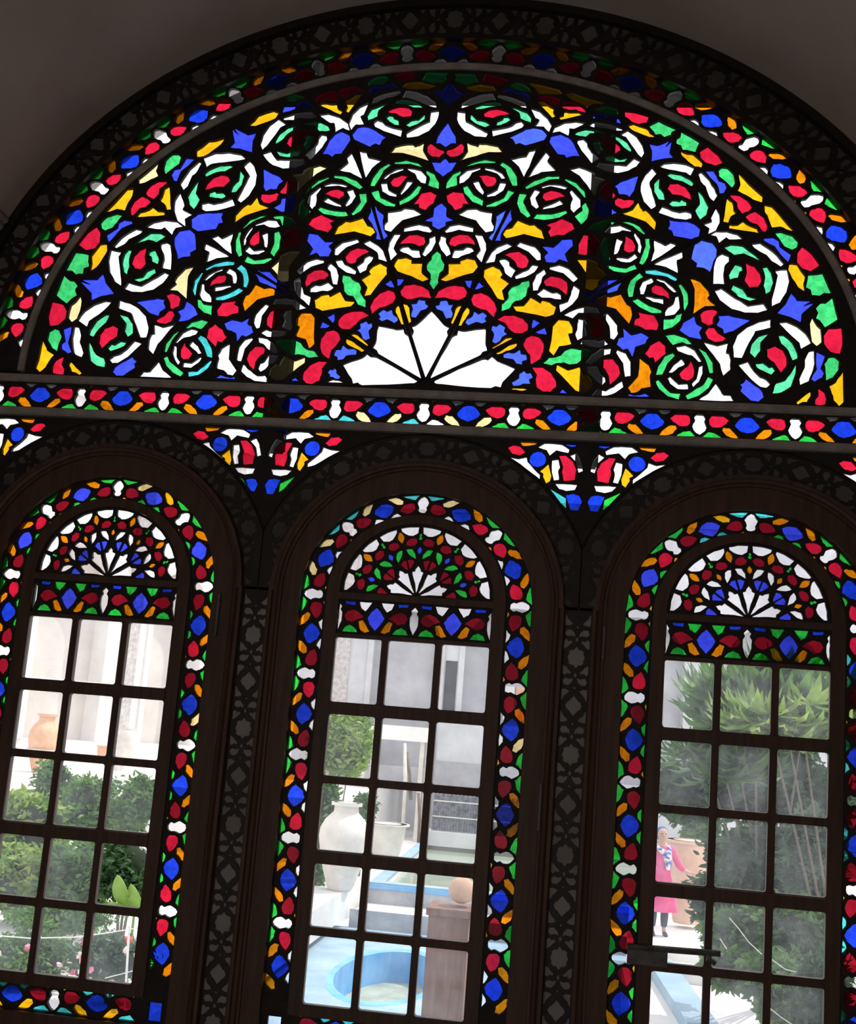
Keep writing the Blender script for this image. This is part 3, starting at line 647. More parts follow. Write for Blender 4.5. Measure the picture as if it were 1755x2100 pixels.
def make_sash(X, label, inner, leaf, seed, wedge, topchip, k_over, missing=None):
    root = empty('stained_glass_window', (X, 0, -2.28 + ZO), label, 'arched window', 'arched sash windows with coloured glass borders')
    # arched wooden frame with a raised edge
    fo = [(X + .535, -2.28)] + arc(.535, .519, SZ, 0, 180, 48, X) + [(X - .535, -2.28)]
    fi = [(X + .432, -2.042)] + arc(.432, .401, SZ, 0, 180, 48, X) + [(X - .432, -2.042)]
    link('frame', board(fo, [fi[::-1]], -.030, .030), M_FRAME, root)
    link('frame_moulding', strip([(X + .500, -2.28)] + arc(.500, .484, SZ, 0, 180, 48, X) + [(X - .500, -2.28)], fo, -.05, -.029,
         [(0, -.029), (0.05, -.040), (.3, -.040), (.45, -.048), (.75, -.052), (1, -.042), (1, -.029)]), M_FRAME, root)
    # border of coloured glass
    def path(s, v):
        a = .386 + .046 * v; b = .3595 + .0395 * v
        if abs(s) <= 2:
            t = math.radians(90 - 45 * s); return (X + a * math.cos(t), SZ + b * math.sin(t))
        sg = 1 if s > 0 else -1
        return (X + sg * a, SZ - (abs(s) - 2) * .2963)
    def colour(name, s, c):
        for a, b, nm, cc in k_over:
            if a <= s <= b and nm == name: return cc
        if name == 'inner_chip': return inner(s)
        if name == 'red_drop': return 'r2' if rnd.random() < .8 else 'r'
        if name == 'inner_amber_chip' and rnd.random() < .45: return None
        return c
    its = border(path, -7, 7, None, colour, keep=lambda q: min(b for a, b in q) > -1.906)
    # bottom row and its corner squares
    def bottom(s, v): return (X + s * .3235, -1.996 - .044 * v)
    def colour_b(name, s, c): return {'inner_chip': 't', 'outer_green_chip': 't', 'outer_amber_chip': 'y', 'blue_lozenge': 'b3', 'red_drop': 'r2'}.get(name, c)
    its += border(bottom, -1, 1, None, colour_b, keep=lambda q: max(abs(a - X) for a, b in q) < .345)
    for sg in (-1, 1):
        its.append(('corner_square', 'b3' if X < 0 else 'w', rect(min(X + sg * .357, X + sg * .405), max(X + sg * .357, X + sg * .405), -2.03, -1.965), None))
    bo = [(X + .437, -2.048)] + arc(.437, .406, SZ, 0, 180, 48, X) + [(X - .437, -2.048)]
    bi = [(X + .332, -1.950)] + arc(.332, .316, SZ, 0, 180, 48, X) + [(X - .332, -1.950)]
    its_p = settle([i[2] for i in its], bo, .003)
    its2 = [(i, p) for i, p in zip(its, its_p) if p and all(not inside(v, bi) for v in p)]
    link('border_tracery', board(bo, [bi] + [p for i, p in its2], -.006, .010), M_LEAD, root)
    for i, p in its2: link(i[0], slab(grow(p, GAP), .001, .005), GL[i[1]], root)
    # inner arch with its rails
    io = [(X + .335, -1.953)] + arc(.335, .319, SZ, 0, 180, 48, X) + [(X - .335, -1.953)]
    lun_hole = arc(.2875, .274, SZ + .012, 0, 180, 40, X)
    link('inner_frame', board(io, [lun_hole, rect(X - .287, X + .287, -.606, -.477), rect(X - .2870, X + .2870, -1.914, -.619)], -.014, .020), M_FRAME, root)
    # small fan light
    FZ = SZ + .014; its = []
    for sct in range(5):
        ax = math.radians(162 - 36 * sct)
        def pol(r_, d_): t = ax - math.radians(d_); return (X + r_ * math.cos(t), FZ + .955 * r_ * math.sin(t))
        for name, c, ty, pts in FAN:
            c = {'L': leaf, 'S': seed, 'W': wedge}.get(c, c)
            if ty == 'n':
                for sg in (1, -1): its.append((name, c, [pol(r_, sg * d_) for r_, d_ in pts], None))
            if ty == 'a': its.append((name, c, [pol(r_, d_) for r_, d_ in pts] + [pol(r_, -d_) for r_, d_ in pts[::-1]], None))
            if ty == 'b' and sct < 4: its.append((name, c, [pol(r_, 18 + d_) for r_, d_ in pts] + [pol(r_, 18 - d_) for r_, d_ in pts[::-1]], None))
    fan_panel = arc(.288, .2745, SZ + .011, 0, 180, 40, X)
    its = [(n_, c_, jag(p_, .0007), q_) for n_, c_, p_, q_ in its]
    polys = settle([i[2] for i in its], fan_panel, .002)
    link('fan_tracery', board(fan_panel, [p for p in polys if p], -.005, .009), M_LEAD, root)
    for i, p in zip(its, polys):
        if p: link(i[0], slab(grow(p, GAP), .001, .005), GL[i[1]], root)
    # low panel under the fan light
    its = []
    def lp(u, v): return (X + u * .287, -.5415 - .062 * v)
    for k in (-1, 0, 1):
        for name, c, ty, pts in LOW:
            c = topchip if c == 'T' else c
            if ty == 'a': Q = [[(k + u, v) for u, v in pts] + [(k - u, v) for u, v in pts[::-1]]]
            elif ty == 'm': Q = [[(k + u, v) for u, v in pts], [(k - u, v) for u, v in pts]]
            else: Q = [[(k + u, v) for u, v in pts] + [(k + 1 - u, v) for u, v in pts[::-1]]]
            for q in Q:
                m = sum(u for u, v in q) / len(q)
                if abs(m) > 1.02: continue
                if abs(m) > .9: q = [(max(-.99, min(.99, u)), v) for u, v in q]
                its.append((name, c, jag([lp(u, v) for u, v in q], .0009), None))
    polys = settle([i[2] for i in its], rect(X - .2875, X + .2875, -.6055, -.4775), .002)
    link('panel_tracery', board(rect(X - .288, X + .288, -.607, -.476), [p for p in polys if p], -.005, .009), M_LEAD, root)
    for i, p in zip(its, polys):
        if p: link(i[0], slab(grow(p, GAP), .001, .005), GL[i[1]], root)
    # clear panes in their muntins
    holes = []
    for r_ in range(5):
        for c_ in range(3): holes.append((r_, c_, rrect(X + COLS[c_ * 2], X + COLS[c_ * 2 + 1], ROWS[r_ * 2 + 1], ROWS[r_ * 2], .009)))
    link('muntin_grid', board(rect(X - .288, X + .288, -1.915, -.618), [h[2] for h in holes], -.012, .014), M_FRAME, root)
    for r_, z in ((1, -.8797), (3, -1.4093)):
        link('sash_rail', strip([(X - .288, z - .021), (X + .288, z - .021)], [(X - .288, z + .021), (X + .288, z + .021)], -.022, .03), M_FRAME, root)
    for r_, c_, h in holes:
        if (r_, c_) == missing: continue
        z0, z1 = ROWS[r_ * 2 + 1] - .002, ROWS[r_ * 2] + .002
        link('clear_pane', slab(rect(X + COLS[c_ * 2] - .002, X + COLS[c_ * 2 + 1] + .002, z0, z1), .001, .0025), M_PANE_HAZY if X > 1 else M_PANE, root)
    return root
left = make_sash(-1.2, 'left arched window of coloured glass, cut by the left picture edge, one lower pane missing', lambda s: 'g3', 'w', 'o', 'b', 'g3',
                 [(.2, .4, 'outer_amber_chip', 'c'), (.6, .8, 'outer_amber_chip', 'y'), (3.6, 3.9, 'outer_amber_chip', 'c'), (-2.1, 2.4, 'blue_lozenge', 'b')], missing=(3, 2))
mid = make_sash(0.0, 'middle arched window of coloured glass between the two fretwork pillars, looking out on a pool', lambda s: 'w', 'g3', 'b', 'r2', 'w',
                [(-1.3, .3, 'outer_green_chip', 't'), (-1.9, .3, 'outer_amber_chip', 'c'), (3.6, 3.9, 'outer_amber_chip', 'c')])
right = make_sash(1.2, 'right arched window of coloured glass with a bolt, leafy garden behind its clear panes', lambda s: ('t' if (-1 < s < 0 or s > 2.2) else 'g3'), 'w', 'o', 'b', 'g3',
                  [(-.3, .3, 'outer_green_chip', 't'), (-.4, -.2, 'outer_amber_chip', 'y'), (-2.2, 1.2, 'blue_lozenge', 'b')])
# bolt and latches, each on its sash
bm = bmesh.new()
x0, z0 = on_plane(1285, 1958); x1, z1 = on_plane(1470, 1958)
box(bm, x0, .965, -.034, -.014, -1.66 + ZO, -1.60 + ZO); tube(bm, [(x0, -.028, -1.606 + ZO), (1.14, -.028, -1.598 + ZO)], .011, 10); tube(bm, [(1.10, -.028, -1.60 + ZO), (1.10, -.034, -1.62 + ZO), (1.125, -.034, -1.63 + ZO)], .009, 8)
link('door_bolt', bm_mesh(bm), M_IRON, right)
for root, px, py, h in ((left, 452, 1262, 78), (right, 1237, 1320, 60), (mid, 1107, 1655, 80), (mid, 565, 1280, 70)):
    x, z = on_plane(px, py); hh = h / 480 / 2
    bm = bmesh.new(); box(bm, x - .006, x + .006, -.046, -.028, z - hh + ZO, z + hh + ZO); bmesh.ops.bevel(bm, geom=bm.edges[:], offset=.003, segments=1, affect='EDGES')
    link('metal_latch', bm_mesh(bm), M_IRON, root)

# ------------------------------------------------------------------ fretwork over a grey backing
FRETP = [
 ('f', [(.0, -.62), (.045, -.5), (.06, -.56), (.085, -.3), (.075, -.22), (.115, 0), (.075, .22), (.085, .3), (.06, .56), (.045, .5), (0, .62)], 'a'),
 ('f', [(.21, .12), (.225, .35), (.215, .7), (.245, .88), (.285, .78), (.29, .45), (.255, .2)], 'mm'),
 ('f', [(.155, 0), (.185, .12), (.215, 0), (.185, -.12)], 'm'),
 ('f', [(.3, 0), (.315, .1), (.33, 0), (.315, -.1)], 'm'),
 ('f', [(.08, .92), (.1, .68), (.13, .5), (.155, .3), (.175, .4), (.165, .6), (.19, .75), (.17, .92)], 'mm'),
 ('f', [(.33, .92), (.33, .6), (.35, .35), (.375, .5), (.40, .7), (.44, .82), (.45, .92)], 'mm'),
 ('f', [(.5, -.6), (.46, -.45), (.455, -.35), (.395, 0), (.455, .35), (.46, .45), (.5, .6)], 'e'),
]
def fret_holes(path, k0, k1, keep):
    out = []
    for k in range(k0, k1 + 1):
        for _, pts, ty in FRETP:
            if ty == 'a': Q = [[(k + u, v) for u, v in pts] + [(k - u, v) for u, v in pts[-2:0:-1]]]
            elif ty == 'm': Q = [[(k + sg * u, v) for u, v in pts] for sg in (1, -1)]
            elif ty == 'mm': Q = [[(k + sg * u, sv * v) for u, v in pts] for sg in (1, -1) for sv in (1, -1)]
            else: Q = [[(k + u, v) for u, v in pts] + [(k + 1 - u, v) for u, v in pts[-2:0:-1]]]
            for q in Q:
                q = [path(u, v) for u, v in q]
                if keep(q): out.append(q)
    return out
def fret(root, panel, holes, y=-.016, back=None):
    hp = [p for p in settle(holes, panel, .0025) if p]
    link('fretwork', board(panel, hp, y, y + .005), M_FRET, root)
    link('grey_backing', slab(panel, y + .0055, y + .014), back or M_MIRR, root)
for X, lab in ((-1.8, 'dark fretwork pillar at the left picture edge'), (-.6, 'dark fretwork pillar over a grey backing between the left and middle windows'),
               (.6, 'dark fretwork pillar over a grey backing between the middle and right windows'), (1.8, 'dark fretwork pillar at the right picture edge')):
    root = empty('fretwork_pillar', (X, 0, -2.28 + ZO), lab, 'pillar', 'fretwork pillars between the windows')
    panel = rect(X - .052, X + .052, -2.28, AZ + .01)
    fret(root, panel, fret_holes(lambda s, v: (X + v * .050, AZ - .17 - s * .345), -1, 6, lambda q: max(b for a, b in q) < AZ and min(b for a, b in q) > -2.27))
    for sg in (-1, 1):
        a, b = sorted((X + sg * .050, X + sg * .066))
        box_obj('edge_moulding', a, b, -.05, .03, -2.28 + ZO, AZ + .01 + ZO, M_FRAME, root, bev=.004)
    box_obj('post', X - .064, X + .064, .0105, .10, -2.28 + ZO, -.20 + ZO, M_LEAD, root)
for X, lab in ((-1.2, 'dark fretwork arch band over the left window'), (0, 'dark fretwork arch band over the middle window'), (1.2, 'dark fretwork arch band over the right window')):
    root = empty('fretwork_arch', (X, 0, AZ + ZO), lab, 'arch moulding', 'fretwork arches over the windows')
    oa = [p for p in arc(AA - .004, AB - .004, AZ, 0, 180, 60, X) if abs(p[0] - X) < .598]
    ia = arc(.536, .520, AZ, 0, 180, 48, X)
    panel = [(X + .598, AZ)] + [(X + .598, oa[0][1])] + oa + [(X - .598, oa[-1][1])] + [(X - .598, AZ)] + ia[::-1]
    def apath(s, v, X=X):
        t = math.radians(90 - s * 33); return (X + (.590 + .049 * v) * math.cos(t), AZ + (.574 + .047 * v) * math.sin(t))
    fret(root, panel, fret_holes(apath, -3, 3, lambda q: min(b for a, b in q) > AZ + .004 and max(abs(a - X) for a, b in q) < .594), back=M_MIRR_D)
    link('inner_bead', strip(arc(.528, .512, AZ, 0, 180, 60, X), arc(.545, .528, AZ, 0, 180, 60, X), -.052, -.016), M_FRAME, root)
    # little knots of plaster beads along the frame
    bm = bmesh.new()
    for d in (8, 22, 38, 54, 70, 84, 96, 110, 126, 142, 158, 172):
        for j in (-1, 0, 1):
            t = math.radians(d + j * 1.6); r_ = bmesh.ops.create_icosphere(bm, subdivisions=1, radius=.0065 if j else .008)
            for v in r_['verts']: v.co += Vector((X + .520 * math.cos(t), -.040, AZ + .504 * math.sin(t) + ZO))
    o = link('bead_knots', bm_mesh(bm), M_STONE, root, smooth=True); o['kind'] = 'stuff'
root = empty('fretwork_arch', (XC, 0, .345 + ZO), 'broad dark fretwork arch between the coloured arch border and the plaster vault', 'arch moulding')
oa = arc(VA + .004, VB + .004, ZC, 0, 180, 90); ia = arc(1.785, 1.458, ZC, 0, 180, 90, XC)
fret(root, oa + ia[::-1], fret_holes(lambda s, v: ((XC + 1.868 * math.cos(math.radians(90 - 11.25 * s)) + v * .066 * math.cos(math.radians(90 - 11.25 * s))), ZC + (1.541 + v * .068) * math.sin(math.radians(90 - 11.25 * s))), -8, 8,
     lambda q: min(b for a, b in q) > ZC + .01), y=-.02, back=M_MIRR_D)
link('edge_bead', strip(arc(1.775, 1.449, ZC, 0, 180, 90, XC), arc(1.795, 1.468, ZC, 0, 180, 90, XC), -.035, .012), M_FRET, root)
link('edge_bead', strip(arc(VA - .035, VB - .035, ZC, 0, 180, 90), arc(VA - .002, VB - .002, ZC, 0, 180, 90), -.045, .0), M_FRET, root)

# ================================================================== outside
M_DARKW = wood('weathered_post_wood', (0.008, 0.006, 0.005), (0.018, 0.013, 0.010), scale=6, spec=0.03, rough=.95)
# posts and eave of the porch behind the stained glass
for X, lab in ((-.64, 'dark upright porch post just outside the lunette, left of its middle'), (.597, 'dark upright porch post just outside the lunette, right of its middle')):
    bm = bmesh.new(); box(bm, X - .044, X + .044, .09, .17, .10 + ZO, 5.28); bmesh.ops.bevel(bm, geom=bm.edges[:], offset=.008, segments=2, affect='EDGES')
    tag(link('porch_post', bm_mesh(bm), M_DARKW), lab, 'post', 'porch posts outside the lunette')
bm = bmesh.new(); box(bm, -7, 7, .31, 1.95, 5.28, 5.40); box(bm, -7, 7, 1.90, 2.02, 5.165, 5.42)
tag(link('ceiling_porch', bm_mesh(bm), M_DARKW), kind='structure')
bm = bmesh.new(); box(bm, -7, -VA - .02, .26, .36, -1.4, 5.28); box(bm, VA + .02, 7, .26, .36, -1.4, 5.28)
tag(link('wall_exterior', bm_mesh(bm), M_PLASTER), kind='structure')

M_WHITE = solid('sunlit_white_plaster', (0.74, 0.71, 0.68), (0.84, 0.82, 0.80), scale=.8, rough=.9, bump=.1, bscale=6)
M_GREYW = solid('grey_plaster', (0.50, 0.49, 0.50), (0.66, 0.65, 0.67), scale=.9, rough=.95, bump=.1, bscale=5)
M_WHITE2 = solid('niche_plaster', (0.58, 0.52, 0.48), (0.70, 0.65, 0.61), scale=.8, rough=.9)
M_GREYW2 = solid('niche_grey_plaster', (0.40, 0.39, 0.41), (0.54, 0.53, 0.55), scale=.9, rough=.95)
M_OCHRE = solid('warm_clay_plaster', (0.55, 0.40, 0.31), (0.66, 0.50, 0.40), scale=.9, rough=.95)
M_BRICK = solid('patterned_brick', (0.42, 0.38, 0.37), (0.62, 0.57, 0.55), scale=9, rough=.95, bump=.4, bscale=20)
M_PAVE = solid('pale_paving', (0.60, 0.58, 0.56), (0.74, 0.73, 0.71), scale=.7, rough=.95, bump=.1, bscale=8)
M_STEP = solid('shaded_concrete_riser', (0.30, 0.31, 0.34), (0.44, 0.45, 0.48), scale=2.5, rough=.95, bump=.2)  # concrete with the shade of the step fronts put into its grey
M_BLUEP = solid('pale_blue_paint', (0.24, 0.36, 0.47), (0.34, 0.47, 0.56), scale=1.3, rough=.8)
M_BLUED = solid('strong_blue_paint', (0.10, 0.34, 0.66), (0.20, 0.46, 0.76), scale=2.0, rough=.8)
M_SLUDGE = solid('green_grey_silt', (0.25, 0.30, 0.27), (0.40, 0.44, 0.38), scale=3, rough=.8)
M_CLAY = solid('terracotta', (0.56, 0.36, 0.26), (0.70, 0.50, 0.38), scale=3, rough=.85, bump=.1)
M_CLAYO = solid('orange_terracotta', (0.66, 0.36, 0.22), (0.80, 0.50, 0.34), scale=3, rough=.85, bump=.1)
M_PALEC = solid('pale_clay', (0.62, 0.56, 0.50), (0.76, 0.71, 0.65), scale=3, rough=.85, bump=.1)
M_PIER = wood('red_brown_pier', (0.16, 0.085, 0.07), (0.26, 0.15, 0.12), scale=4, rough=.8, stretch=(4, 4, .6))
M_SOIL = solid('soil', (0.10, 0.075, 0.05), (0.2, 0.15, 0.11), scale=4, rough=1)
M_ROPE = solid('white_rope', (0.72, 0.70, 0.66), (0.85, 0.83, 0.8), scale=30)
M_DARKO = solid('dark_opening', (0.035, 0.035, 0.045), (0.07, 0.07, 0.08), scale=2)
M_BARK = wood('grey_bark', (0.10, 0.075, 0.06), (0.2, 0.16, 0.13), scale=8, rough=.9)
def level(px, py, z):
    d = ray(px, py); return EYE + d * ((z - EYE.z) / d.z)
def tri_plate(outer, holes, z0, z1, name='plate'):
    """a horizontal slab with holes, given in plan"""
    loops = [ccw(outer)] + [ccw(h) for h in holes]; tri = tessellate_polygon([[Vector((a, b, 0)) for a, b in l] for l in loops])
    flat = [v for l in loops for v in l]; n = len(flat); v = [(a, b, z1) for a, b in flat] + [(a, b, z0) for a, b in flat]; f = []
    for a, b, c in tri:
        s = (flat[b][0] - flat[a][0]) * (flat[c][1] - flat[a][1]) - (flat[b][1] - flat[a][1]) * (flat[c][0] - flat[a][0])
        if s < 0: b, c = c, b
        f += [(a, b, c), (a + n, c + n, b + n)]
    o = 0
    for k, l in enumerate(loops):
        m = len(l)
        for i in range(m):
            a, b = o + i, o + (i + 1) % m
            f.append((a, b, b + n, a + n)[::-1])
        o += m
    return mesh(name, v, f)
# ---- ground: upper court, with the stepped pool cut into it
G0 = -1.4
pa, pb = level(862, 1728, G0), level(1010, 1745, G0)          # far rim of the upper pool
pc = level(757, 1815, G0)                                       # near left corner
yn = pc.y; xl = pc.x
UP_POOL = [(pa.x, pa.y), (4.0, pa.y), (4.0, yn), (xl, yn)]
z1 = at(760, 1852, yn - .02).z                                  # foot of the first riser
y2 = level(760, 1868, z1).y
z2 = at(760, 1905, y2).z                                        # level of the lower basin
xstep = level(735, 1860, z1).x
court = [(-40, 60), (-40, .36), (-3.4, .36), (xstep - .2, y2 - .4), (xstep, yn), (4.5, yn), (4.5, 17.0), (1.35, 13.2), (1.35, .36), (40, .36), (40, 60)]
o = link('ground', tri_plate(court, [[(a + (0.25 if a < 0 else -.2), b + (-.3 if b > 22 else .3)) for a, b in UP_POOL]], -1.9, G0), M_PAVE); tag(o, kind='structure')
# pool of green water
pool = empty('garden_pool', (0, yn + 2, G0), 'raised garden pool of green water with a pale blue rim seen through the middle window', 'pool')
link('water', tri_plate(UP_POOL, [], -1.55, -1.50), solid('green_water', (0.26, 0.33, 0.24), (0.36, 0.43, 0.33), scale=.6, rough=.12, spec=.5), pool)
rim_in = [(a + (0.25 if a < 0 else -.2), b + (-.3 if b > 22 else .3)) for a, b in UP_POOL]
link('rim', tri_plate(UP_POOL, [rim_in], G0, G0 + .06), M_BLUEP, pool)
bm = bmesh.new(); box(bm, xstep, 4.5, yn - .04, yn, G0 - .05, G0 + .03); link('blue_edge', bm_mesh(bm), M_BLUED, pool)
st = empty('pool_steps', (0, yn - .5, z1), 'concrete steps with shaded grey risers below the pool rim, seen through the middle window', 'steps')
box_obj('upper_riser', xstep, 4.5, yn - .02, yn + .3, z1 - .2, G0 - .05, M_STEP, st)
box_obj('tread', xstep, 4.5, y2 + .02, yn - .02, z1 - .15, z1, M_WHITE, st)
box_obj('lower_riser', xstep - .1, 4.5, y2, y2 + .02, z2, z1, M_STEP, st)
# round sunken basin in the lower floor
b_far, b_near = level(800, 1950, z2), level(792, 2058, z2)
bc = (b_far + b_near) / 2; RY = (b_far - b_near).length / 2
R0 = (level(702, 2000, z2) - level(800, 2000, z2)).length; n = 40; KY = RY / R0
bas = empty('round_basin', (bc.x, bc.y, z2 - .55), 'round sunken blue painted basin in the bottom panes of the middle window', 'basin')
def ring_mesh(r0, r1, z0, z1_, cx, cy, seg=40, ky=1.0):
    v, f = [], []
    for k in range(seg):
        a = 2 * PI * k / seg
        for r_, z in ((r0, z0), (r0, z1_), (r1, z1_), (r1, z0)): v.append((cx + r_ * math.cos(a), cy + r_ * ky * math.sin(a), z))
    for k in range(seg):
        for j in range(4):
            a, b = k * 4 + j, k * 4 + (j + 1) % 4; c, d = ((k + 1) % seg) * 4 + (j + 1) % 4, ((k + 1) % seg) * 4 + j
            f.append((a, b, c, d))
    return mesh('ring', v, f)
link('basin_wall', ring_mesh(R0, R0 + .10, z2 - .55, z2 + .002, bc.x, bc.y, 40, KY), M_BLUED, bas)
bm = bmesh.new(); lathe(bm, [(R0 - .002, 0), (R0 - .002, .08)], 0, 0, 0, 40); bmesh.ops.transform(bm, matrix=Matrix.Translation((bc.x, bc.y, z2 - .55)) @ Matrix.Diagonal((1, KY, 1, 1)), verts=bm.verts[:]); link('silt', bm_mesh(bm), M_SLUDGE, bas)
o = link('floor_lower', tri_plate([(-12, .4), (4.6, .4), (4.6, y2), (-12, y2)], [[(bc.x + (R0 + .09) * math.cos(2 * PI * k / n), bc.y + (R0 + .09) * KY * math.sin(2 * PI * k / n)) for k in range(n)]], z2 - .3, z2), M_BLUEP); tag(o, kind='structure')
# red-brown pier with a clay ball
PY = 6.0
a, b = at(886, 1872, PY), at(968, 1868, PY)
pier = empty('pier', ((a.x + b.x) / 2, PY + .2, -2.3), 'red-brown square pier with a worn slab on top, right side of the middle window', 'pier')
pw = (b.x - a.x)
box_obj('shaft', a.x - .03, b.x - .02, PY, PY + .36, -2.3, a.z - .02, M_PIER, pier, bev=.01)
box_obj('cap_slab', a.x - .05, b.x + .02, PY - .03, PY + .42, a.z - .02, a.z + .045, M_PIER, pier, bev=.012)
c_ = at(947, 1826, PY + .2)
bm = bmesh.new(); lathe(bm, [(.03, -.105), (.08, -.085), (.112, -.03), (.115, .02), (.09, .075), (.04, .105), (.005, .112)], c_.x, c_.y, c_.z, 28, .012)
tag(link('clay_ball', bm_mesh(bm), M_CLAY, smooth=True), 'pale round clay gourd resting on the red-brown pier', 'clay ball')
# ---- buildings round the court (built flat in their own axes, then turned into place)
def building(name, p0, p1, zb, zt, bays, mats, label, depth=.5, extra=None):
    p0 = Vector((*p0, 0)); p1 = Vector((*p1, 0)); L = (p1 - p0).length; ex = (p1 - p0).normalized(); ang = math.atan2(ex.y, ex.x)
    root = empty(name, (p0.x, p0.y, zb), label, 'building'); root.rotation_euler.z = ang
    def put(nm, me, m):
        o = bpy.data.objects.new(nm, me); C.objects.link(o); o.parent = root; me.materials.append(m); me.transform(Matrix.Translation((0, 0, -zb - 0)))
        return o
    holes = []
    for (c, w_, z0, z1_) in bays:
        h = [(c + w_ / 2, z0 - ZO), (c + w_ / 2, z1_ - w_ * .45 - ZO)] + [(c + w_ / 2 * math.cos(math.radians(t)), z1_ - w_ * .45 - ZO + w_ * .45 * math.sin(math.radians(t))) for t in range(10, 180, 10)] + [(c - w_ / 2, z1_ - w_ * .45 - ZO), (c - w_ / 2, z0 - ZO)]
        holes.append(h)
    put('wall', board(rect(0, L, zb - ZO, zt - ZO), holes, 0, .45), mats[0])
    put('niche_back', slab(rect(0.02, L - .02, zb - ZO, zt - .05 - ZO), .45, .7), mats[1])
    for (c, w_, z0, z1_), h in zip(bays, holes):
        m = len(h); cx_ = c
        hi = h; ho = [(cx_ + (a - cx_) * (1 + .16 / w_ * 2), b + (.14 if b > z0 - ZO + .01 else 0)) for a, b in h]
        put('arch_moulding', strip(hi, ho, -.06, .0), mats[0])
    put('cornice', strip([(0, zt - .5 - ZO), (L, zt - .5 - ZO)], [(0, zt - ZO), (L, zt - ZO)], -.15, .02), mats[0])
    for nm, x0, x1, y0, y1, za, zb_, m in (extra or []):
        bm = bmesh.new(); box(bm, x0, x1, y0, y1, za, zb_); put(nm, bm_mesh(bm), m)
    return root
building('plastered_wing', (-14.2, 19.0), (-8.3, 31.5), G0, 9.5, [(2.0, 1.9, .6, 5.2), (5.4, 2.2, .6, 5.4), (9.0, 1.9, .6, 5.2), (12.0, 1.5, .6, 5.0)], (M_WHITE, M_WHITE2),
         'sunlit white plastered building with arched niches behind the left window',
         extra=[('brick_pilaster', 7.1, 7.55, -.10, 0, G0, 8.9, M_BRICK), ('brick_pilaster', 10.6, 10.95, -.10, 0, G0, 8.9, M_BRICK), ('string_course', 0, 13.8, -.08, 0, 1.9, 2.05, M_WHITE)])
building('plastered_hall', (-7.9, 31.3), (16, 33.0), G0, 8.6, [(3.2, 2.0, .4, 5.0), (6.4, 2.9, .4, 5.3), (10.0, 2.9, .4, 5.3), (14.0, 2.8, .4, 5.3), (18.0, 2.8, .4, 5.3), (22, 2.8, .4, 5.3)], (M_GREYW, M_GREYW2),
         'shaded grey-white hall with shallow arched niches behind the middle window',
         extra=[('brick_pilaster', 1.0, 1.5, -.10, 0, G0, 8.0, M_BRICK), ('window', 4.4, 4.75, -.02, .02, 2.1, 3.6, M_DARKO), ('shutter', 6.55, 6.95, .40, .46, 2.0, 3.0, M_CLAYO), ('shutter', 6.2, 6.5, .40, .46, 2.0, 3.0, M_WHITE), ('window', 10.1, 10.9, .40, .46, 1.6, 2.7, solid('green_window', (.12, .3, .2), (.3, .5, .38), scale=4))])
# terrace with jars in front of the wing
tl = level(150, 1585, -.45)
o = box_obj('terrace_upper', -15, -4.6, 21.5, 32, G0, -.1, M_WHITE); tag(o, kind='structure')
def jar(name, px, py_top, py_bot, w_px, z, prof, mat, label, cat='jar', Y=None, band=False):
    p = level(px, py_bot, z) if Y is None else at(px, py_bot, Y)
    d = (p - EYE).dot(FWD); h = (py_bot - py_top) / F_PX * d; w_ = w_px / F_PX * d / 2
    root = empty(name, p, label, cat)
    bm = bmesh.new(); lathe(bm, [(r_ * w_, t * h) for r_, t in prof], p.x, p.y, p.z, 36, .01)
    link('body', bm_mesh(bm), mat, root, smooth=True)
    bm = bmesh.new(); r1 = prof[-1][0] * w_
    link('rim', ring_mesh(r1 * .72, r1 * 1.10, p.z + h * .965, p.z + h * 1.0, p.x, p.y), mat, root)
    if band: link('rope_band', ring_mesh(w_ * .96, w_ * 1.03, p.z + h * .40, p.z + h * .43, p.x, p.y), M_PALEC, root)
    return root
BIG = [(.42, 0), (.52, .04), (.72, .22), (.90, .42), (1.0, .60), (.97, .70), (.80, .80), (.60, .86), (.50, .89), (.48, .95), (.56, .98), (.56, 1.0)]
POT = [(.62, 0), (.66, .03), (.80, .3), (.93, .65), (.97, .92), (1.04, .94), (1.04, 1.0)]
TALL = [(.70, 0), (.9, .15), (1.0, .45), (.98, .75), (.85, .9), (.62, .97), (.66, 1.0)]
jar('clay_jar', 82, 1466, 1590, 66, 0, BIG, M_CLAYO, 'big orange clay jar with a dark band behind the left window', Y=22.3, band=True)
jar('clay_jar', 257, 1494, 1556, 36, 0, TALL, M_PALEC, 'cream clay jar without a neck on the terrace behind the left window', Y=23.0)
jar('clay_pot', 207, 1530, 1562, 22, 0, POT, M_CLAYO, 'small reddish clay pot on the terrace behind the left window', cat='pot', Y=23.0)
jar('clay_jar', 696, 1650, 1826, 104, G0, BIG, M_PALEC, 'tall pale clay jar standing by the pool in the middle window')
jar('clay_pot', 784, 1690, 1768, 88, G0, POT, M_PALEC, 'wide pale clay pot just right of and behind the tall jar', cat='pot')
jar('clay_pot', 1408, 1728, 1893, 90, 0, POT, M_CLAY, 'large clay planter beside the person in pink', cat='planter', Y=15.2)
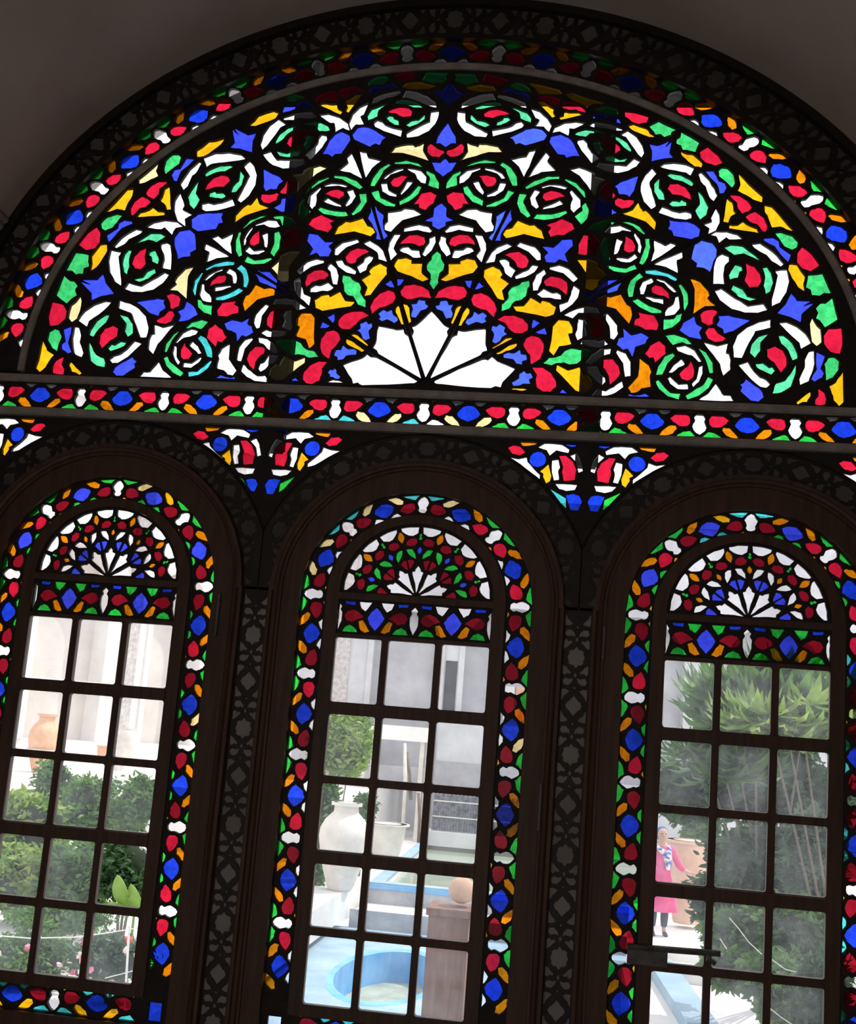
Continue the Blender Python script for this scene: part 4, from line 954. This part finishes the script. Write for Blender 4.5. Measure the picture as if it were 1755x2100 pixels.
# sheds, posts and panels on the far side of the pool
def post(name, px, p0, p1, Y, w_px, mat, label, cat='post', lean=0, r=None):
    a, b = at(px, p1, Y), at(px + lean, p0, Y); d = (a - EYE).dot(FWD); rr = (r or w_px / F_PX * d / 2)
    bm = bmesh.new(); tube(bm, [a, a * .5 + b * .5 + Vector((rr * .6, 0, 0)), b], [rr * 1.1, rr, rr * .85], 9)
    return tag(link(name, bm_mesh(bm), mat, smooth=True), label, cat)
a, b = at(742, 1512, 28), at(874, 1512, 28)
sh = empty('garden_shelter', ((a.x + b.x) / 2, 28.4, G0), 'small shelter with a flat white roof beyond the pool', 'shelter')
box_obj('roof', a.x, b.x, 27.9, 29.6, a.z, at(800, 1487, 28).z, M_WHITE, sh)
for x in (a.x + .1, b.x - .1):
    for y in (28.1, 29.4): box_obj('shelter_post', x - .05, x + .05, y - .05, y + .05, G0, a.z, M_PALEC, sh)
a, b = at(890, 1612, 29.4), at(1010, 1490, 29.4)
bl = empty('grey_outbuilding', ((a.x + b.x) / 2, 29.8, G0), 'plain grey outbuilding with a darker plinth beyond the pool', 'building')
box_obj('wall', a.x, a.x + 4.4, 29.4, 30.6, G0, b.z + .05, M_GREYW, bl); box_obj('plinth', a.x - .02, a.x + 4.4, 29.3, 29.4, G0, at(900, 1560, 29.4).z, solid('darker_grey', (.34, .33, .35), (.46, .45, .47), scale=2), bl)  # plinth in a darker grey than the wall
a, b = at(886, 1694, 28), at(990, 1634, 28)
rf = empty('reed_screen', ((a.x + b.x) / 2, 28, G0), 'dark upright reed screen panel beyond the pool', 'screen')
bm = bmesh.new(); k = 0
x = a.x
while x < a.x + 2.6:
    tube(bm, [(x, 28 + .02 * (k % 2), a.z - .1), (x + .01, 28, b.z + .04 * math.sin(k * 2.1))], .017, 5); x += .036; k += 1
link('reeds', bm_mesh(bm), solid('dark_reed', (.06, .07, .09), (.24, .25, .28), scale=8), rf)
for z in (a.z + .25, a.z + .65): box_obj('batten', a.x, a.x + 2.6, 27.94, 27.97, z, z + .03, M_PALEC, rf)
box_obj('base_block', a.x - .1, a.x + 3, 27.6, 28.4, G0, a.z - .1, M_GREYW, rf)
post('bare_trunk', 826, 1524, 1700, 27.4, 8, M_PALEC, 'pale bare tree trunk standing by the white roofed shelter', 'tree trunk', 4)
post('bare_trunk', 842, 1542, 1640, 27.6, 7, M_BARK, 'darker forked trunk just right of the pale bare trunk', 'tree trunk', -8)
post('wooden_post', 858, 1626, 1728, 27.2, 7, M_PIER, 'thin brown wooden post at the far pool edge', 'post')
# stone slab and coping on the right
a = level(1345, 1925, -1.06)
o = tri_plate([(1.4, 13.3), (4.9, 13.3), (5.2, 17.5), (1.6, 17.5)], [], G0 + .002, -1.10); o = link('stone_slab', o, M_WHITE); tag(o, 'low pale stone slab under the planter and the person in pink', 'stone slab')
o = link('stone_slab', tri_plate([(1.5, 12.4), (4.0, 12.2), (4.2, 12.9), (1.5, 13.1)], [], G0 + .002, G0 + .14), M_WHITE); tag(o, 'long narrow pale stone slab in front of the person in pink', 'stone slab')
a, b = level(1348, 2004, -1.5), level(1440, 2150, -1.5)
d = (b - a).normalized(); q = Vector((-d.y, d.x, 0)) * .17
bm = bmesh.new(); tube(bm, [a, b], .01, 4); bm.clear()
v = [a - q, a + q, b + q, b - q]
o = link('coping', tri_plate([(p.x, p.y) for p in v], [], -1.8, -1.25), M_BLUEP); tag(o, 'pale blue coping running across the lowest panes of the right window', 'coping')
o = link('paving_slab', tri_plate([(2.05, 8.6), (5.5, 8.6), (5.5, 12.0), (1.9, 12.0)], [], G0 + .002, G0 + .05), M_GREYW); tag(o, 'grey paving slab in the lowest panes of the right window', 'paving')

# ------------------------------------------------------------------ plants
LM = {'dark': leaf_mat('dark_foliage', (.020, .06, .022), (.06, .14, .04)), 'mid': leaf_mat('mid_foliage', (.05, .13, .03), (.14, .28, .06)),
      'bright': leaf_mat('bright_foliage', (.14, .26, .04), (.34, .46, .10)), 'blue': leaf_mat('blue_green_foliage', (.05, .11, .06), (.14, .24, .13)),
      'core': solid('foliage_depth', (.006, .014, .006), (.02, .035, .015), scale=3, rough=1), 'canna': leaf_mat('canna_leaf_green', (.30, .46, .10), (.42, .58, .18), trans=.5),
      'pink': solid('pink_petals', (.75, .08, .25), (.9, .3, .45), scale=10), 'palepink': solid('pale_petals', (.85, .55, .55), (.9, .8, .78), scale=10), 'redp': solid('red_petals', (.7, .05, .05), (.85, .12, .1), scale=10)}
def leaves_mesh(cloud, size, rng, wid=.42, droop=.3, jitter=.35, up=None, dirs=None):
    n = len(cloud); P = np.array(cloud); s = size * rng.uniform(1 - jitter, 1 + jitter, (n, 1))
    d = rng.normal(size=(n, 3)); d[:, 2] = d[:, 2] * .6 + (up or 0); d /= np.linalg.norm(d, axis=1, keepdims=True)
    if dirs is not None: d = np.array(dirs)
    t = np.cross(d, rng.normal(size=(n, 3)) * (.25 if dirs is not None else 1) + (np.array([0, 0, 1.]) if dirs is not None else 0)); t /= np.linalg.norm(t, axis=1, keepdims=True); nn = np.cross(d, t)
    rows = [(0, 0, 0), (.35, .5, .05), (.35, -.5, .05), (.35, 0, -.03), (.72, .36, -.02), (.72, -.36, -.02), (.72, 0, -.1), (1, 0, -droop)]
    V = np.stack([P + d * s * a + t * s * wid * b + nn * s * c * .8 for a, b, c in rows], 1).reshape(-1, 3)
    f = []
    for i in range(n):
        o = i * 8; f += [(o, o + 1, o + 3), (o, o + 3, o + 2), (o + 1, o + 4, o + 6, o + 3), (o + 3, o + 6, o + 5, o + 2), (o + 4, o + 7, o + 6), (o + 6, o + 7, o + 5)]
    me = bpy.data.meshes.new('leaves'); me.from_pydata(V.tolist(), [], f); me.update(); return me
def bush(name, px, py, Y, rx, ry, n, size, mat, label, cat='shrub', group=None, core=.7, wid=.42, seed=1, up=None, ground=G0, flowers=None, deep=1.0, clumps=26, base=(0, 0), whorl=False, stems=True):
    """a shrub whose crown stands at a pixel's sight line at depth Y; rx, ry = its half size as seen"""
    c = at(px, py, Y); D = (c - EYE).dot(FWD); a = rx / F_PX * D; b = ry / F_PX * D; rng = np.random.default_rng(seed)
    root = empty(name, (c.x, c.y, ground), label, cat, group)
    cl = rng.normal(size=(clumps, 3)); cl /= np.linalg.norm(cl, axis=1, keepdims=True); cl *= rng.uniform(.35, .85, (clumps, 1))
    pts = []
    while len(pts) < n:
        k = rng.integers(clumps); v = cl[k] + rng.normal(size=3) * .17
        if np.linalg.norm(v) < 1.1: pts.append((c.x + v[0] * a, c.y + v[1] * a * deep, c.z + v[2] * b))
    if whorl:      # leaves standing in whorls round the shoot tips
        per_ = 11; q = rng.normal(size=(n // per_, 3)); q /= np.linalg.norm(q, axis=1, keepdims=True); q *= rng.uniform(.3, 1, (len(q), 1)) ** .5
        pts, dirs = [], []
        for v in q:
            for j in range(per_):
                t = 2 * PI * j / per_ + rng.uniform(-.2, .2); el_ = rng.uniform(-.45, .75)
                pts.append((c.x + v[0] * a, c.y + v[1] * a * deep, c.z + v[2] * b)); dirs.append((math.cos(t) * math.cos(el_), math.sin(t) * math.cos(el_), math.sin(el_)))
        link('foliage', leaves_mesh(pts, size, rng, wid, dirs=dirs), LM[mat], root)
    else: link('foliage', leaves_mesh(pts, size, rng, wid, up=up), LM[mat], root)
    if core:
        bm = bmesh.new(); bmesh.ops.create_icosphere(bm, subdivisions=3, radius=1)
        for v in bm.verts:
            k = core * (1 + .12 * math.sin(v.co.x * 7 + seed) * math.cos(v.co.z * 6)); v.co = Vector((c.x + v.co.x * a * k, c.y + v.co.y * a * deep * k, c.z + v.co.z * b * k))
        link('dark_core', bm_mesh(bm), LM['core'], root, smooth=True)  # solid core added for opacity, inner shade put into its dark colour
    bm = bmesh.new()
    bx_ = c.x + base[0]; by_ = c.y + base[1]
    for k in range(3 if stems and name != 'hedge_shrub' else 0):
        e = Vector((c.x + (k - 1) * a * .3, c.y, c.z)); tube(bm, [(bx_ + (k - 1) * .03, by_, ground), ((bx_ + e.x) / 2, (by_ + e.y) / 2, (ground + c.z) / 2 - .1), e], [.022, .016, .008], 6)
    if len(bm.verts): link('stems', bm_mesh(bm), M_BARK, root)
    if flowers:
        for fm, cnt in flowers:
            for _ in range(cnt):
                v = rng.normal(size=3); v /= np.linalg.norm(v); v[1] = -abs(v[1]); v *= .95
                bm = bmesh.new(); r_ = bmesh.ops.create_icosphere(bm, subdivisions=1, radius=.035 * rng.uniform(.8, 1.5))
                for q in r_['verts']: q.co = Vector((c.x + v[0] * a, c.y + v[1] * a * deep, c.z + v[2] * b)) + q.co * (1 + .3 * rng.normal())
                link('blossom', bm_mesh(bm), LM[fm], root)
    return root
# behind the left window
bush('cypress', 105, 1640, 19, 42, 92, 4200, .13, 'mid', 'narrow dark green cypress below the orange jar, left window', 'tree', seed=2)
bush('shrub', 190, 1660, 16.5, 72, 70, 4200, .13, 'mid', 'rounded green shrub in the middle panes of the left window', seed=3)
bush('shrub', 275, 1650, 14.5, 52, 62, 2600, .12, 'mid', 'loose leafy shrub beside the dark doorway, left window', seed=4, core=.45)
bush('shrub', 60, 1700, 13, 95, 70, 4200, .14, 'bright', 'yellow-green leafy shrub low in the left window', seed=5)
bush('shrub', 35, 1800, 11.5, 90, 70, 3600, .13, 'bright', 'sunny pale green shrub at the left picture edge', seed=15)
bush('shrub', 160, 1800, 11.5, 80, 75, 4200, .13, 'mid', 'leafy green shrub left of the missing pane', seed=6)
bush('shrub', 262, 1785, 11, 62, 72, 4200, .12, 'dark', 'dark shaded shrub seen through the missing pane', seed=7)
bush('rose_bush', 70, 1960, 8.5, 110, 46, 4200, .07, 'mid', 'low rose bush with few pink blooms along the left end of the rope', 'rose bush', seed=8, flowers=[('palepink', 8), ('pink', 4)], core=.6)
bush('rose_bush', 235, 1965, 8.0, 90, 52, 4200, .07, 'blue', 'rose bush with pink and red blooms behind the white rope post', 'rose bush', seed=9, flowers=[('pink', 7), ('palepink', 7), ('redp', 4)], core=.6)
bush('rose_bush', 130, 1880, 9.5, 130, 24, 3000, .07, 'mid', 'low pale bush between the shrubs and the rope', 'rose bush', seed=10, core=.5)
# middle
bush('tree', 700, 1535, 20, 70, 78, 5200, .15, 'bright', 'sunny yellow-green tree in the middle window, above the tall jar', 'tree', seed=11, core=.5)
bush('shrub', 662, 1680, 18.6, 34, 88, 3200, .12, 'mid', 'green shrub left of the tall pale jar', seed=12)
bush('shrub', 745, 1655, 20, 26, 30, 1200, .10, 'mid', 'small green shrub right behind the tall jar', seed=13, core=.4)
bush('shrub', 648, 1800, 18.2, 26, 38, 1000, .10, 'mid', 'small shrub at the foot of the tall jar', seed=14, core=.5)
# right
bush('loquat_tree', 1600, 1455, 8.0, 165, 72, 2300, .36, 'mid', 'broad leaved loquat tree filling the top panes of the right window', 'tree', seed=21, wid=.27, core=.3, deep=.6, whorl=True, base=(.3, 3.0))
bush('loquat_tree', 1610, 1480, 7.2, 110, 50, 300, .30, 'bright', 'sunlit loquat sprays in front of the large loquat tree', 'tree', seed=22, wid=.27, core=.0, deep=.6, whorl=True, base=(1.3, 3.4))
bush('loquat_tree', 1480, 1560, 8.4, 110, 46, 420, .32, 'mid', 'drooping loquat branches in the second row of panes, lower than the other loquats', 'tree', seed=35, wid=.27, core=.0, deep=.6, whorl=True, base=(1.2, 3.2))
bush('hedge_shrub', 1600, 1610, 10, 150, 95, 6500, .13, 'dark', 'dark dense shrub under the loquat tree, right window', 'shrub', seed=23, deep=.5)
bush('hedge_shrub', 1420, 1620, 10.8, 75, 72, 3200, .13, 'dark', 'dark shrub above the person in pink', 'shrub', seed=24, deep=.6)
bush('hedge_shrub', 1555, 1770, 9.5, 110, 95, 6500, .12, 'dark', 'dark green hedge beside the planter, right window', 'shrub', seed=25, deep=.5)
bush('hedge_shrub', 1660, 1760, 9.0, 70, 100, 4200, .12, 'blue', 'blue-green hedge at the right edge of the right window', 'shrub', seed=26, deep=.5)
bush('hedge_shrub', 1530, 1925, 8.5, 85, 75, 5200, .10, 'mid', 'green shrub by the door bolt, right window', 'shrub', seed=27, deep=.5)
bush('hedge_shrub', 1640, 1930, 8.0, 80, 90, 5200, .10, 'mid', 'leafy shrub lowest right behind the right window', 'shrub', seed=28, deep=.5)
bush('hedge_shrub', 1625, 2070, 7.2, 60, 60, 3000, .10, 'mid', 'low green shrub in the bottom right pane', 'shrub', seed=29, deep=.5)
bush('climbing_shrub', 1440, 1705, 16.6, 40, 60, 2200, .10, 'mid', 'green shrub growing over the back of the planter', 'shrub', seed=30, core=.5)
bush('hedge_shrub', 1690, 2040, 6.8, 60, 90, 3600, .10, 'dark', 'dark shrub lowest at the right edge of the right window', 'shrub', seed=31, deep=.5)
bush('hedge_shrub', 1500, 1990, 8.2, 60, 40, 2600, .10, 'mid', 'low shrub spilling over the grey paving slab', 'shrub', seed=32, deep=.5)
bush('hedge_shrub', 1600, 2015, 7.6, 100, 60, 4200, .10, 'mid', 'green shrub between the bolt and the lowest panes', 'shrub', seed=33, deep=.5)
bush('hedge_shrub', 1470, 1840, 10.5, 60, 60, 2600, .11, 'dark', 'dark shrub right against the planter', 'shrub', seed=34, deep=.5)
# big canna leaves in front of the missing pane
can = empty('canna_plant', (*at(262, 1860, 8.5)[:2], G0), 'canna plant with two large bright leaves seen through the missing pane', 'plant')
def big_leaf(base, tip, w_, curl):
    base, tip = Vector(base), Vector(tip); n_ = 12; v = []; d = tip - base; side = d.cross(Vector((0, 1, .15))).normalized()
    for i in range(n_ + 1):
        t = i / n_; k = w_ * math.sin(PI * min(1, t * .97 + .03)) ** .7; m_ = base + d * t + Vector((0, -1, 0)) * curl * math.sin(PI * t)
        v += [m_ - side * k + Vector((0, -.05, 0)) * k * 4, m_, m_ + side * k + Vector((0, -.05, 0)) * k * 4]
    f = []
    for i in range(n_):
        o = i * 3; f += [(o, o + 1, o + 4, o + 3), (o + 1, o + 2, o + 5, o + 4)]
    me = mesh('leaf', v, f); bm = bmesh.new(); bm.from_mesh(me); bmesh.ops.solidify(bm, geom=bm.faces[:], thickness=.004); bm.to_mesh(me); bm.free(); return me
Y = 8.5
for b_, t_, w_ in (((262, 1862), (241, 1793), .085), ((292, 1872), (268, 1812), .075), ((270, 1868), (222, 1850), .045)):
    link('leaf', big_leaf(at(*b_, Y), at(*t_, Y), w_, .06), LM['canna'], can, smooth=True)
bm = bmesh.new(); p = at(275, 1875, Y); tube(bm, [(p.x, p.y, G0), p], [.02, .014], 8); link('stem', bm_mesh(bm), LM['canna'], can)
# rope fence with a white post
Y = 7.6
a, b = at(262, 2018, Y), at(265, 1898, Y)
fe = empty('rope_fence', (a.x, Y, G0), 'low white rope fence with a thin white post among the roses', 'rope fence')
bm = bmesh.new(); tube(bm, [(a.x, Y, G0), b], .012, 8); link('post', bm_mesh(bm), M_ROPE, fe)
bm = bmesh.new(); tube(bm, [at(-40, 1916, Y), at(60, 1924, Y), at(150, 1922, Y), at(215, 1914, Y), at(265, 1906, Y), at(290, 1902, Y)], .006, 6); link('rope', bm_mesh(bm), M_ROPE, fe)
bm = bmesh.new(); tube(bm, [at(215, 2006, Y), at(262, 1994, Y), at(285, 1988, Y)], .005, 6); link('rope', bm_mesh(bm), M_ROPE, fe)
Y = 7.0
for pts, lab in (([(1495, 1882), (1515, 1905), (1535, 1932), (1562, 1957)], 'thin pale wire crossing the shrub right of the bolt'), ([(1476, 1925), (1490, 1946)], 'short thin wire just above the bolt'), ([(1583, 1968), (1610, 1988), (1650, 1998), (1682, 2000)], 'thin pale wire sagging along the lower right panes'), ([(1575, 2065), (1600, 2085), (1630, 2105)], 'thin pale wire in the bottom right pane')):
    bm = bmesh.new(); tube(bm, [at(*q, Y) for q in pts], .0045, 6); tag(link('wire', bm_mesh(bm), M_ROPE), lab, 'wire', 'wires in the shrubs of the right window')

# ------------------------------------------------------------------ the person in pink beside the planter
FOOT = level(1349, 1918, -1.10); S = 1.0
M_SKIN = solid('skin', (0.50, 0.30, 0.22), (0.56, 0.35, 0.26), scale=12, rough=.6)
M_PINK = solid('pink_dress_cloth', (0.62, 0.07, 0.20), (0.74, 0.14, 0.30), scale=5, rough=.85, bump=.2, bscale=18)
M_SCARF = solid('patterned_scarf_cloth', (0.10, 0.12, 0.42), (0.85, 0.72, 0.60), scale=16, rough=.85, lo=.42, hi=.56)
M_HAIR = solid('dark_headscarf', (0.05, 0.08, 0.22), (0.10, 0.22, 0.42), scale=14)
M_DARKT = solid('dark_trousers', (0.04, 0.05, 0.08), (0.08, 0.09, 0.13), scale=14)
per = empty('person', FOOT, 'person in a pink dress and patterned scarf reaching towards the clay planter', 'person')
dd = (FOOT - EYE).dot(FWD); H = 218 / F_PX * dd
def skin_obj(name, chains, mat, parent, root_r=None, sub=2):
    """chains: lists of (x, y, z, radius) in units of body height, x = to the picture's right, y = away from the viewer"""
    v, e, r = [], [], []
    idx = {}
    for ch in chains:
        prev = None
        for x, y, z, rad in ch:
            key = (round(x, 4), round(y, 4), round(z, 4))
            if key not in idx: idx[key] = len(v); v.append((x * H, y * H, z * H)); r.append(rad * H)
            if prev is not None: e.append((prev, idx[key]))
            prev = idx[key]
    me = bpy.data.meshes.new(name); me.from_pydata(v, e, []); o = bpy.data.objects.new(name, me); C.objects.link(o); o.parent = parent
    m = o.modifiers.new('skin', 'SKIN'); m.use_smooth_shade = True
    for i, sv in enumerate(me.skin_vertices[0].data): sv.radius = (r[i], r[i]); sv.use_root = (i == 0)
    s = o.modifiers.new('sub', 'SUBSURF'); s.levels = sub; s.render_levels = sub
    dg = bpy.context.evaluated_depsgraph_get(); me2 = bpy.data.meshes.new_from_object(o.evaluated_get(dg)); bpy.data.objects.remove(o)
    me2.name = name; o = bpy.data.objects.new(name, me2); C.objects.link(o); o.parent = parent; me2.materials.clear(); me2.materials.append(mat)
    for f in me2.polygons: f.use_smooth = True
    return o
hand = [(.285, -.03, .585, .015), (.305, -.03, .583, .016), (.325, -.03, .580, .015)]
fingers = [[(.325, -.03, .580, .015), (.340, -.030 + dy, .580 + dz, .0065), (.355, -.030 + dy * 1.3, .574 + dz, .006), (.366 - abs(dy) * .2, -.030 + dy * 1.4, .565 + dz, .0052)] for dy, dz in ((-.012, .004), (-.004, .006), (.005, .005), (.013, .001))]
thumb = [(.305, -.03, .583, .016), (.318, -.048, .590, .0075), (.330, -.058, .588, .006)]
lhand = [(-.155, -.06, .47, .014), (-.157, -.065, .45, .015), (-.157, -.068, .435, .014)]
lf = [[(-.157, -.068, .435, .014), (-.158 + dx, -.070, .42, .0065), (-.157 + dx * 1.2, -.066, .405, .006), (-.154 + dx * 1.2, -.058, .393, .005)] for dx in (-.013, -.004, .005, .013)]
lt = [(-.157, -.065, .45, .015), (-.142, -.078, .437, .007), (-.138, -.08, .424, .006)]
body = skin_obj('body', [[(0, 0, .52, .085), (0, .005, .60, .075), (0, .005, .70, .082), (0, .0, .79, .062), (0, -.005, .835, .032), (0, -.012, .875, .040), (0, -.016, .915, .056), (0, -.012, .955, .050), (0, -.008, .982, .030)],
    [(0, .0, .79, .062), (.085, 0, .795, .036), (.135, -.005, .72, .030), (.175, -.015, .635, .025), (.235, -.025, .600, .020), (.285, -.03, .585, .015)] + hand[1:], *fingers, thumb,
    [(0, .0, .79, .062), (-.085, 0, .795, .036), (-.125, -.005, .70, .029), (-.145, -.02, .60, .024), (-.152, -.045, .53, .019)] + lhand, *lf, lt,
    [(0, 0, .52, .085), (.048, 0, .47, .058), (.052, -.005, .29, .036), (.054, .01, .16, .030), (.055, .012, .055, .019), (.056, -.005, .020, .020), (.060, -.055, .014, .016), (.061, -.085, .011, .012)],
    [(0, 0, .52, .085), (-.048, 0, .47, .058), (-.052, -.005, .29, .036), (-.054, .01, .16, .030), (-.055, .012, .055, .019), (-.056, -.005, .020, .020), (-.060, -.055, .014, .016), (-.061, -.085, .011, .012)]], M_SKIN, per)
# nose, eyes and mouth
bm = bmesh.new()
for x, y, z, r_, m_ in ((0, -.076, .922, .0085, 0), (0, -.070, .932, .006, 0), (0, -.068, .897, .010, 0)):
    q = bmesh.ops.create_icosphere(bm, subdivisions=2, radius=r_ * H)
    for v in q['verts']: v.co = Vector((v.co.x * (1.6 if z < .9 else 1), v.co.y * .7, v.co.z * (.4 if z < .9 else 1.2))) + Vector((x * H, y * H, z * H))
o = link('face_features', bm_mesh(bm), M_SKIN, None, True); o.parent = per
for sx in (-1, 1):
    bm = bmesh.new(); q = bmesh.ops.create_icosphere(bm, subdivisions=2, radius=.0075 * H)
    for v in q['verts']: v.co = Vector((v.co.x, v.co.y * .6, v.co.z * .6)) + Vector((sx * .021 * H, -.066 * H, .934 * H))
    o = link('eye', bm_mesh(bm), M_DARKT, None, True); o.parent = per
dress = skin_obj('dress', [[(0, 0, .60, .086), (0, .003, .68, .092), (0, .002, .76, .078), (0, 0, .805, .050)],
    [(0, .002, .76, .078), (.088, 0, .792, .044), (.136, -.005, .722, .038), (.172, -.014, .642, .034), (.225, -.023, .607, .029)],
    [(0, .002, .76, .078), (-.088, 0, .792, .044), (-.126, -.005, .70, .037), (-.144, -.018, .612, .033), (-.150, -.04, .55, .028)]], M_PINK, per)
bm = bmesh.new(); rings = []
for z, rx, ry in ((.64, .088, .070), (.56, .098, .080), (.46, .125, .098), (.36, .148, .115), (.27, .168, .13), (.225, .176, .138)):
    rings.append([bm.verts.new(((rx * (1 + .07 * math.sin(7 * t)) * math.cos(t)) * H, (ry * (1 + .07 * math.sin(7 * t)) * math.sin(t)) * H, z * H)) for t in [2 * PI * k / 42 for k in range(42)]])
for a, b in zip(rings, rings[1:]):
    for k in range(42): bm.faces.new((a[k], a[(k + 1) % 42], b[(k + 1) % 42], b[k]))
o = link('skirt', bm_mesh(bm), M_PINK, None, True); o.parent = per
for s_ in (1, -1):
    o = skin_obj('trouser_leg', [[(.05 * s_, 0, .44, .066), (.053 * s_, -.004, .29, .044), (.055 * s_, .010, .15, .038), (.055 * s_, .012, .07, .030)]], M_DARKT, per)
    o = skin_obj('shoe', [[(.056 * s_, .022, .022, .022), (.057 * s_, -.02, .020, .024), (.061 * s_, -.075, .014, .018), (.062 * s_, -.10, .012, .012)]], M_DARKT, per, sub=1)
skin_obj('headscarf', [[(0, .012, .86, .046), (0, .012, .90, .060), (0, .010, .94, .064), (0, .008, .975, .052), (0, .006, 1.0, .022)]], M_HAIR, per)
skin_obj('scarf', [[(-.05, -.065, .80, .028), (0, -.085, .765, .030), (.045, -.088, .715, .034), (.052, -.090, .655, .036), (.045, -.090, .60, .024)], [(-.05, -.065, .80, .028), (-.03, .04, .825, .030), (.05, .03, .82, .028), (.062, -.05, .79, .026), (.045, -.088, .715, .034)]], M_SCARF, per)
per.rotation_euler.z = math.radians(10)
